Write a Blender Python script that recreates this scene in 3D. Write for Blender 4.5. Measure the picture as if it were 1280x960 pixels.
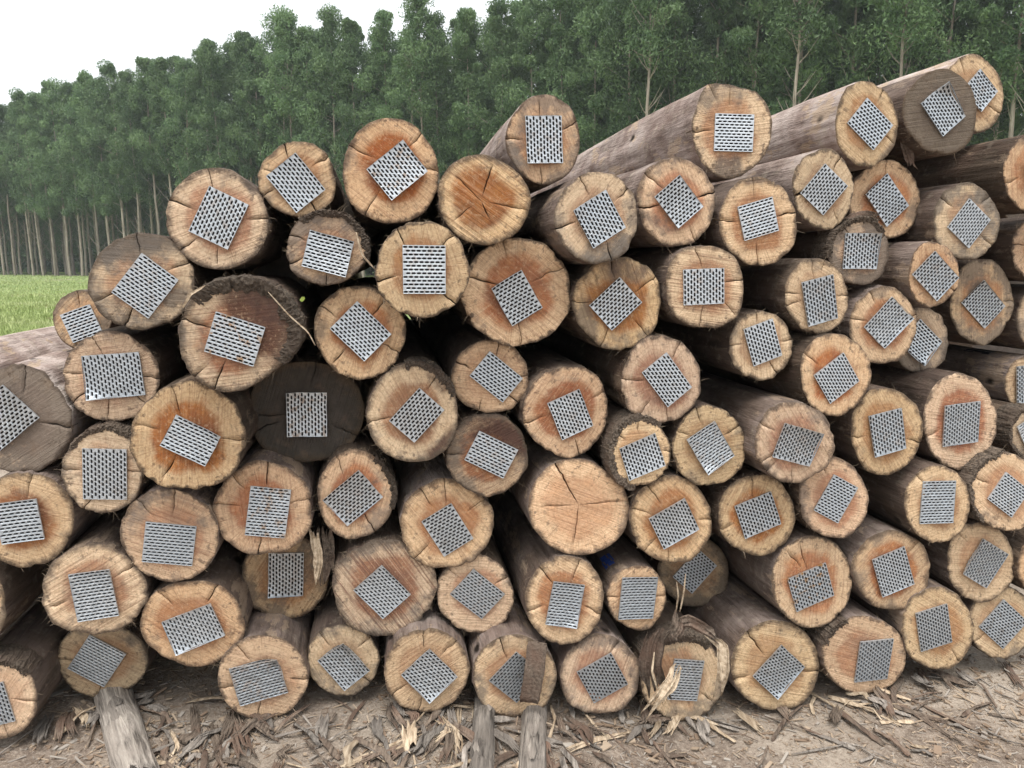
import bpy, bmesh, math, random
import numpy as np
from mathutils import Matrix, Vector, noise as mnoise

scene = bpy.context.scene
for o in list(bpy.data.objects):
    bpy.data.objects.remove(o)
R = math.radians
COL = scene.collection

# ---------------------------------------------------------------- camera
FPX, CAMH, PITCH = 925.0, 1.55, R(9.33)
cam_d = bpy.data.cameras.new('camera')
cam = bpy.data.objects.new('camera', cam_d)
COL.objects.link(cam)
cam.location = (0, 0, CAMH)
cam.rotation_euler = (R(90) - PITCH, 0, 0)
cam_d.sensor_width = 36.0
cam_d.lens = FPX / 1280 * 36.0
cam_d.clip_start = 0.05
cam_d.clip_end = 3000
scene.camera = cam

# ---------------------------------------------------------------- sky, sun, exposure (bright overcast day)
SUN_EL, SUN_AZ = R(72), R(200)          # azimuth clockwise from +Y: behind the camera, a little to the left
world = bpy.data.worlds.new('World')
scene.world = world
world.use_nodes = True
wn = world.node_tree.nodes
wl = world.node_tree.links
wn.clear()
sky = wn.new('ShaderNodeTexSky')
sky.sky_type = 'NISHITA'
sky.sun_disc = False
sky.sun_elevation = SUN_EL
sky.sun_rotation = SUN_AZ
sky.air_density = 1.0
sky.dust_density = 4.0
hsv = wn.new('ShaderNodeHueSaturation')
hsv.inputs['Saturation'].default_value = 0.22
mixw = wn.new('ShaderNodeMixRGB')          # cloud cover: an even pale veil over the clear sky
mixw.inputs['Fac'].default_value = 0.72
mixw.inputs['Color2'].default_value = (6.6, 6.85, 7.0, 1)
bg = wn.new('ShaderNodeBackground')
bg.inputs['Strength'].default_value = 0.1
wout = wn.new('ShaderNodeOutputWorld')
wl.new(sky.outputs[0], hsv.inputs['Color'])
wl.new(hsv.outputs[0], mixw.inputs['Color1'])
wl.new(mixw.outputs[0], bg.inputs['Color'])
wl.new(bg.outputs[0], wout.inputs['Surface'])

sun_d = bpy.data.lights.new('sun', 'SUN')
sun_d.energy = 1.5
sun_d.angle = R(40)
sun_d.color = (1.0, 0.96, 0.9)
sun = bpy.data.objects.new('sun', sun_d)
COL.objects.link(sun)
sdir = Vector((math.sin(SUN_AZ) * math.cos(SUN_EL), math.cos(SUN_AZ) * math.cos(SUN_EL), math.sin(SUN_EL)))
sun.rotation_euler = sdir.to_track_quat('Z', 'Y').to_euler()
sun.location = (0, -5, 12)

vs = scene.view_settings
vs.view_transform = 'Standard'
vs.look = 'None'
vs.exposure = 1.28
vs.gamma = 1.0
vs.use_curve_mapping = False
scene.render.engine = 'CYCLES'

# ---------------------------------------------------------------- helpers
def mesh(name, verts, faces, mats=(), smooth=True, matidx=None):
    me = bpy.data.meshes.new(name)
    me.from_pydata(verts, [], faces)
    for m in mats:
        me.materials.append(m)
    if matidx is not None:
        me.polygons.foreach_set('material_index', matidx)
    if smooth:
        me.polygons.foreach_set('use_smooth', [True] * len(me.polygons))
    me.update()
    return me

def obj(name, me, parent=None):
    o = bpy.data.objects.new(name, me)
    COL.objects.link(o)
    if parent is not None:
        o.parent = parent
    return o

def empty(name, loc, rot=(0, 0, 0)):
    o = bpy.data.objects.new(name, None)
    o.empty_display_size = 0.1
    COL.objects.link(o)
    o.location = loc
    o.rotation_euler = rot
    return o

def tag(o, label=None, cat=None, group=None, kind=None):
    if label: o['label'] = label
    if cat: o['category'] = cat
    if group: o['group'] = group
    if kind: o['kind'] = kind
    return o

class NT:
    """small node-tree builder"""
    def __init__(self, name):
        self.m = bpy.data.materials.new(name)
        self.m.use_nodes = True
        self.t = self.m.node_tree
        self.b = self.t.nodes['Principled BSDF']
        self.out = self.t.nodes['Material Output']
    def n(self, typ, **kw):
        nd = self.t.nodes.new(typ)
        for k, v in kw.items():
            setattr(nd, k, v)
        return nd
    def l(self, a, b):
        self.t.links.new(a, b)
    def put(self, sock, v):
        if hasattr(v, 'is_linked') or hasattr(v, 'links'):
            self.l(v, sock)
        else:
            sock.default_value = v
    def math(self, op, a, b=0.0, c=None, clamp=False):
        nd = self.n('ShaderNodeMath', operation=op, use_clamp=clamp)
        self.put(nd.inputs[0], a); self.put(nd.inputs[1], b)
        if c is not None: self.put(nd.inputs[2], c)
        return nd.outputs[0]
    def mapr(self, v, a, b, c=0.0, d=1.0, smooth=False):
        nd = self.n('ShaderNodeMapRange')
        if smooth: nd.interpolation_type = 'SMOOTHSTEP'
        self.put(nd.inputs[0], v)
        for i, x in enumerate((a, b, c, d)):
            self.put(nd.inputs[i + 1], x)
        return nd.outputs[0]
    def mix(self, f, a, b, blend='MIX'):
        nd = self.n('ShaderNodeMixRGB', blend_type=blend)
        self.put(nd.inputs[0], f)
        for s, v in ((nd.inputs[1], a), (nd.inputs[2], b)):
            if isinstance(v, tuple): s.default_value = (*v[:3], 1)
            else: self.l(v, s)
        return nd.outputs[0]
    def noise(self, vec, scale, detail=4, rough=0.55, dist=0.0):
        nd = self.n('ShaderNodeTexNoise')
        if vec is not None: self.l(vec, nd.inputs['Vector'])
        nd.inputs['Scale'].default_value = scale
        nd.inputs['Detail'].default_value = detail
        nd.inputs['Roughness'].default_value = rough
        nd.inputs['Distortion'].default_value = dist
        return nd.outputs['Fac']
    def vmul(self, v, s):
        nd = self.n('ShaderNodeVectorMath', operation='MULTIPLY')
        self.l(v, nd.inputs[0]); nd.inputs[1].default_value = s
        return nd.outputs[0]
    def vadd(self, a, b):
        nd = self.n('ShaderNodeVectorMath', operation='ADD')
        self.l(a, nd.inputs[0]); self.put(nd.inputs[1], b)
        return nd.outputs[0]
    def bump(self, h, strength=0.5, dist=0.01, normal=None):
        nd = self.n('ShaderNodeBump')
        nd.inputs['Strength'].default_value = strength
        nd.inputs['Distance'].default_value = dist
        self.l(h, nd.inputs['Height'])
        if normal is not None: self.l(normal, nd.inputs['Normal'])
        self.l(nd.outputs[0], self.b.inputs['Normal'])
        return nd.outputs[0]

# ---------------------------------------------------------------- materials
def mat_cut_face():
    t = NT('cut_wood_end_grain')
    geo = t.n('ShaderNodeTexCoord')
    oi = t.n('ShaderNodeObjectInfo')
    P = geo.outputs['Object']
    rnd = oi.outputs['Random']
    off = t.n('ShaderNodeCombineXYZ')
    for i in range(3):
        t.l(t.math('MULTIPLY', rnd, 37.0 + 19 * i), off.inputs[i])
    PO = t.vadd(P, off.outputs[0])
    at = t.n('ShaderNodeAttribute', attribute_name='polar')
    sp = t.n('ShaderNodeSeparateXYZ'); t.l(at.outputs['Vector'], sp.inputs[0])
    rad = sp.outputs[2]
    col = t.n('ShaderNodeSeparateColor'); t.l(oi.outputs['Color'], col.inputs[0])
    heart, grey, saw = col.outputs[0], col.outputs[1], col.outputs[2]
    polv = t.vadd(at.outputs['Vector'], off.outputs[0])
    n_big = t.noise(PO, 9, 3)
    n_mid = t.noise(PO, 28, 5, 0.65)
    n_fine = t.noise(PO, 160, 3, 0.7)
    streak = t.noise(t.vmul(polv, (22, 22, 2.2)), 1.0, 4, 0.7)
    streak2 = t.noise(t.vmul(polv, (55, 55, 2.0)), 1.0, 3, 0.7)
    rr = t.math('ADD', rad, t.math('MULTIPLY', t.math('SUBTRACT', n_big, 0.5), 0.55))
    rr = t.math('ADD', rr, t.math('MULTIPLY', t.math('SUBTRACT', streak, 0.5), 0.18))
    hm = t.mapr(rr, 0.54, 0.76, 1.0, 0.0, True)
    hm = t.math('MULTIPLY', hm, t.mapr(heart, 0, 0.65, 0.18, 1.0))
    sap = t.mix(t.mapr(n_mid, 0.3, 0.7), (0.84, 0.63, 0.40), (0.66, 0.445, 0.255))
    sap = t.mix(t.math('MULTIPLY', heart, 0.18), sap, (0.47, 0.235, 0.095))
    sap = t.mix(t.math('MULTIPLY', t.math('FRACT', t.math('MULTIPLY', rnd, 7.3)), 0.55), sap, (0.70, 0.52, 0.33))
    sap = t.mix(t.math('MULTIPLY', t.math('FRACT', t.math('MULTIPLY', rnd, 13.7)), 0.40), sap, (0.46, 0.315, 0.195))
    hrt = t.mix(t.mapr(n_mid, 0.35, 0.65), (0.36, 0.105, 0.032), (0.52, 0.215, 0.075))
    hrt = t.mix(t.mapr(n_big, 0.46, 0.66), hrt, (0.19, 0.055, 0.026))
    hrt = t.mix(t.math('MULTIPLY', t.math('FRACT', t.math('MULTIPLY', rnd, 17.9)), 0.55), hrt, (0.24, 0.115, 0.055))
    c = t.mix(hm, sap, hrt)
    # growth rings
    ring = t.math('SINE', t.math('ADD', t.math('MULTIPLY', rad, 70.0), t.math('MULTIPLY', n_big, 16.0)))
    c = t.mix(t.math('MULTIPLY', t.mapr(ring, 0.2, 1.0), 0.20), c, (0.24, 0.12, 0.05))
    # radial checks
    c = t.mix(t.math('MULTIPLY', t.mapr(streak2, 0.55, 0.72), t.mapr(rad, 0.2, 0.9, 0.10, 0.80)), c, (0.15, 0.075, 0.035))
    c = t.mix(t.math('MULTIPLY', t.mapr(streak2, 0.46, 0.30), t.mapr(rad, 0.3, 0.95, 0.0, 0.60)), c, (0.84, 0.66, 0.43))
    # saw marks along a direction of its own for each log
    rot = t.n('ShaderNodeVectorRotate', rotation_type='Y_AXIS')
    t.l(P, rot.inputs['Vector']); t.l(t.math('MULTIPLY', rnd, 25.0), rot.inputs['Angle'])
    sawn = t.noise(t.vmul(t.vadd(rot.outputs[0], off.outputs[0]), (3.0, 3.0, 150.0)), 1.0, 3, 0.6, 0.2)
    c = t.mix(t.math('MULTIPLY', t.mapr(sawn, 0.5, 0.62), t.math('MULTIPLY', saw, 0.85)), c, (0.20, 0.085, 0.05))
    c = t.mix(t.math('MULTIPLY', t.mapr(sawn, 0.48, 0.36), t.math('MULTIPLY', saw, 0.5)), c, (0.62, 0.42, 0.28))
    # mould and weathering
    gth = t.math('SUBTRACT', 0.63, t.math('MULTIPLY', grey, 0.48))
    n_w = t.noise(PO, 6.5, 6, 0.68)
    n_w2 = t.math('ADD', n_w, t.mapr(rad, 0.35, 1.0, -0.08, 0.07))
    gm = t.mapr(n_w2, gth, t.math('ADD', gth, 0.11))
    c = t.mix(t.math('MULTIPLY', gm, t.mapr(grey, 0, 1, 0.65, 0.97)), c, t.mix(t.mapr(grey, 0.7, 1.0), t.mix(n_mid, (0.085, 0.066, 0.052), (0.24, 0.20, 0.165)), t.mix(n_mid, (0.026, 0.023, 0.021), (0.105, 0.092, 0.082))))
    stn = t.n('ShaderNodeAttribute', attribute_name='stain')
    sm_ = t.mapr(t.math('ADD', stn.outputs['Fac'], t.math('MULTIPLY', t.math('SUBTRACT', n_w, 0.5), 1.6)), 0.30, 0.85)
    sm_ = t.math('MULTIPLY', sm_, t.mapr(stn.outputs['Fac'], 0.0, 0.25))
    c = t.mix(t.math('MULTIPLY', sm_, 0.86), c, t.mix(t.mapr(heart, 0.3, 0.85), t.mix(n_mid, (0.10, 0.085, 0.072), (0.24, 0.20, 0.165)), t.mix(n_mid, (0.028, 0.011, 0.008), (0.125, 0.046, 0.030))))
    spots = t.noise(PO, 42, 3, 0.6)
    c = t.mix(t.math('MULTIPLY', t.mapr(spots, 0.60, 0.68), t.mapr(rad, 0.4, 0.9, 0.0, 0.8)), c, (0.10, 0.07, 0.05))
    # dirty edge
    rim = t.mapr(t.math('ADD', rad, t.math('MULTIPLY', t.math('SUBTRACT', n_mid, 0.5), 0.34)), t.mapr(t.math('FRACT', t.math('MULTIPLY', rnd, 5.1)), 0, 1, 0.85, 0.94), 0.985)
    c = t.mix(t.math('MULTIPLY', rim, 0.95), c, t.mix(n_fine, (0.05, 0.037, 0.028), (0.16, 0.115, 0.08)))
    c = t.mix(t.math('MULTIPLY', t.mapr(n_fine, 0.45, 0.75, 0.0, 0.36), t.math('SUBTRACT', 1.0, gm)), c, (0.22, 0.13, 0.07))
    hv = t.n('ShaderNodeHueSaturation')
    t.l(oi.outputs['Alpha'], hv.inputs['Value'])
    t.l(t.mapr(t.math('FRACT', t.math('MULTIPLY', rnd, 9.7)), 0, 1, 0.84, 1.10), hv.inputs['Saturation'])
    t.l(t.mapr(t.math('FRACT', t.math('MULTIPLY', rnd, 31.1)), 0, 1, 0.491, 0.505), hv.inputs['Hue'])
    t.l(c, hv.inputs['Color']); c = hv.outputs[0]
    smudge = t.noise(PO, 12, 5, 0.7)
    c = t.mix(t.mapr(smudge, 0.55, 0.75, 0.0, 0.40), c, t.mix(hm, (0.26, 0.18, 0.115), (0.17, 0.075, 0.042)))
    blot = t.noise(PO, 70, 4, 0.7)
    c = t.mix(t.math('MULTIPLY', t.mapr(blot, 0.56, 0.72, 0.0, 0.45), t.math('SUBTRACT', 1.0, gm)), c, (0.26, 0.155, 0.085))
    c = t.mix(t.math('MULTIPLY', t.mapr(blot, 0.46, 0.32, 0.0, 0.35), t.math('SUBTRACT', 1.0, gm)), c, (0.68, 0.50, 0.32))
    t.l(c, t.b.inputs['Base Color'])
    t.b.inputs['Roughness'].default_value = 0.82
    t.b.inputs['Specular IOR Level'].default_value = 0.25
    h = t.math('ADD', t.math('MULTIPLY', n_fine, 0.35), t.math('MULTIPLY', sawn, t.mapr(saw, 0, 1, 0.35, 1.6)))
    h = t.math('ADD', h, t.math('MULTIPLY', streak2, 0.5))
    h = t.math('ADD', h, t.math('MULTIPLY', n_mid, 0.5))
    t.bump(h, 0.8, 0.008)
    return t.m

def mat_stem():
    t = NT('peeled_log_flank')
    geo = t.n('ShaderNodeTexCoord')
    oi = t.n('ShaderNodeObjectInfo')
    rnd = oi.outputs['Random']
    off = t.n('ShaderNodeCombineXYZ')
    for i in range(3):
        t.l(t.math('MULTIPLY', rnd, 29.0 + 13 * i), off.inputs[i])
    PO = t.vadd(geo.outputs['Object'], off.outputs[0])
    col = t.n('ShaderNodeSeparateColor'); t.l(oi.outputs['Color'], col.inputs[0])
    pale, grey, bark = col.outputs[0], col.outputs[1], col.outputs[2]
    st = t.noise(t.vmul(PO, (26, 3.0, 26)), 1.0, 6, 0.65, 0.3)
    st2 = t.noise(t.vmul(PO, (150, 12, 150)), 1.0, 5, 0.68)
    bl = t.noise(PO, 4.5, 5, 0.6)
    n_mid = t.noise(PO, 22, 5, 0.65)
    c = t.mix(t.mapr(st, 0.35, 0.65), (0.030, 0.021, 0.016), (0.105, 0.075, 0.054))
    c = t.mix(t.mapr(bl, 0.45, 0.62, 0.0, 0.7), c, t.mix(st, (0.050, 0.028, 0.020), (0.125, 0.080, 0.058)))
    c = t.mix(t.math('MULTIPLY', pale, t.mapr(st, 0.3, 0.55, 0.45, 0.95)), c, t.mix(t.mapr(pale, .86, .95), t.mix(t.mapr(bl, .35, .65), (0.27, 0.185, 0.160), (0.52, 0.435, 0.390)), t.mix(t.mapr(bl, .35, .65), (0.42, 0.31, 0.275), (0.66, 0.57, 0.52))))
    c = t.mix(t.math('MULTIPLY', t.mapr(n_mid, 0.55, 0.70), t.mapr(pale, 0, 1, 0.2, 0.65)), c, (0.43, 0.37, 0.29))
    c = t.mix(t.math('MULTIPLY', t.mapr(st2, 0.56, 0.72), 0.6), c, (0.055, 0.038, 0.028))
    c = t.mix(t.math('MULTIPLY', t.mapr(bl, 0.52, 0.40), t.mapr(bark, 0, 1, 0.15, 0.9)), c, t.mix(st2, (0.04, 0.030, 0.022), (0.17, 0.125, 0.09)))
    peel = t.noise(t.vmul(PO, (9, 3.5, 9)), 1.0, 7, 0.72)
    c = t.mix(t.math('MULTIPLY', t.mapr(peel, 0.57, 0.60), t.mapr(pale, 0, 1, 0.25, 0.75)), c, t.mix(st2, (0.30, 0.20, 0.13), (0.55, 0.43, 0.31)))
    c = t.mix(t.math('MULTIPLY', t.mapr(peel, 0.42, 0.39), t.mapr(pale, 0, 1, 0.75, 0.25)), c, t.mix(st2, (0.03, 0.021, 0.016), (0.13, 0.085, 0.065)))
    vo = t.n('ShaderNodeTexVoronoi'); vo.inputs['Scale'].default_value = 3.2
    t.l(t.vmul(PO, (1.4, 1.0, 1.4)), vo.inputs['Vector'])
    c = t.mix(t.mapr(vo.outputs['Distance'], 0.11, 0.05), c, (0.022, 0.016, 0.012))
    t.l(c, t.b.inputs['Base Color'])
    t.b.inputs['Roughness'].default_value = 0.85
    t.b.inputs['Specular IOR Level'].default_value = 0.2
    h = t.math('ADD', t.math('MULTIPLY', st, 1.0), t.math('MULTIPLY', st2, 0.5))
    h = t.math('ADD', h, t.math('MULTIPLY', n_mid, 0.5))
    t.bump(h, 1.0, 0.016)
    return t.m

def mat_plate():
    t = NT('galvanised_steel')
    geo = t.n('ShaderNodeTexCoord')
    oi = t.n('ShaderNodeObjectInfo')
    rnd = oi.outputs['Random']
    off = t.n('ShaderNodeCombineXYZ')
    for i in range(3):
        t.l(t.math('MULTIPLY', rnd, 31.0 + 7 * i), off.inputs[i])
    PO = t.vadd(geo.outputs['Object'], off.outputs[0])
    col = t.n('ShaderNodeSeparateColor'); t.l(oi.outputs['Color'], col.inputs[0])
    n1 = t.noise(PO, 3.0, 4, 0.6)
    n2 = t.noise(PO, 22, 4, 0.7)
    c = t.mix(t.mapr(n2, 0.3, 0.7), (0.36, 0.395, 0.43), (0.78, 0.815, 0.85))
    c = t.mix(t.mapr(n1, 0.35, 0.7), c, (0.47, 0.505, 0.54))
    c = t.mix(t.math('MULTIPLY', t.mapr(rnd, 0, 1, 0.0, 0.60), 1.0), c, (0.38, 0.415, 0.45))
    rust = t.math('MULTIPLY', t.mapr(t.noise(PO, 5, 5, 0.7), 0.52, 0.62), col.outputs[0])
    c = t.mix(rust, c, (0.26, 0.14, 0.05))
    t.l(c, t.b.inputs['Base Color'])
    t.l(t.math('SUBTRACT', 0.75, t.math('MULTIPLY', rust, 0.7)), t.b.inputs['Metallic'])
    t.l(t.math('ADD', t.mapr(n2, 0.2, 0.8, 0.32, 0.52), t.mapr(t.math('FRACT', t.math('MULTIPLY', rnd, 11.3)), 0, 1, -0.06, 0.14)), t.b.inputs['Roughness'])
    mud = t.mapr(t.noise(PO, 4.2, 6, 0.75), 0.54, 0.66)
    c = t.mix(t.math('MULTIPLY', mud, t.mapr(t.math('FRACT', t.math('MULTIPLY', rnd, 3.9)), 0.3, 1, 0.0, 0.6)), c, (0.20, 0.16, 0.12))
    t.l(c, t.b.inputs['Base Color'])
    t.bump(n2, 0.35, 0.004)
    return t.m

def mat_simple(name, c1, c2, scale=(30, 30, 30), rough=0.9, bump=0.6, bdist=0.006, c3=None, metal=0.0):
    t = NT(name)
    geo = t.n('ShaderNodeTexCoord')
    oi = t.n('ShaderNodeObjectInfo')
    off = t.n('ShaderNodeCombineXYZ')
    for i in range(3):
        t.l(t.math('MULTIPLY', oi.outputs['Random'], 23.0 + 9 * i), off.inputs[i])
    PO = t.vadd(geo.outputs['Object'], off.outputs[0])
    n1 = t.noise(t.vmul(PO, scale), 1.0, 6, 0.65)
    n2 = t.noise(PO, 6, 4, 0.6)
    c = t.mix(t.mapr(n1, 0.32, 0.68), c1, c2)
    if c3 is not None:
        c = t.mix(t.mapr(n2, 0.45, 0.65), c, c3)
    hs = t.n('ShaderNodeHueSaturation')
    t.l(t.mapr(oi.outputs['Random'], 0, 1, 0.72, 1.25), hs.inputs['Value'])
    t.l(c, hs.inputs['Color'])
    t.l(hs.outputs[0], t.b.inputs['Base Color'])
    t.b.inputs['Roughness'].default_value = rough
    t.b.inputs['Specular IOR Level'].default_value = 0.2
    t.b.inputs['Metallic'].default_value = metal
    t.bump(n1, bump, bdist)
    return t.m

M_FACE = mat_cut_face()
M_STEM = mat_stem()
M_PLATE = mat_plate()
M_SLOT = mat_simple('painted_slot_shade', (0.012, 0.010, 0.010), (0.03, 0.024, 0.02), bump=0.1)  # near-black floor colour paints in the shade inside the punched slots
M_FIBRE = mat_simple('bark_fibre', (0.16, 0.11, 0.075), (0.40, 0.32, 0.23), (40, 40, 40))
M_BARK = mat_simple('loose_bark', (0.045, 0.033, 0.026), (0.26, 0.205, 0.16), (90, 8, 90), bump=1.0, bdist=0.01, c3=(0.16, 0.105, 0.078))
M_BARKP = mat_simple('pale_inner_bark', (0.22, 0.155, 0.10), (0.56, 0.46, 0.34), (90, 6, 90), bump=0.7)
M_OLDWOOD = mat_simple('weathered_pole_wood', (0.05, 0.042, 0.037), (0.45, 0.40, 0.35), (70, 5, 70), bump=1.0, bdist=0.02, c3=(0.27, 0.235, 0.205))
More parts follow.
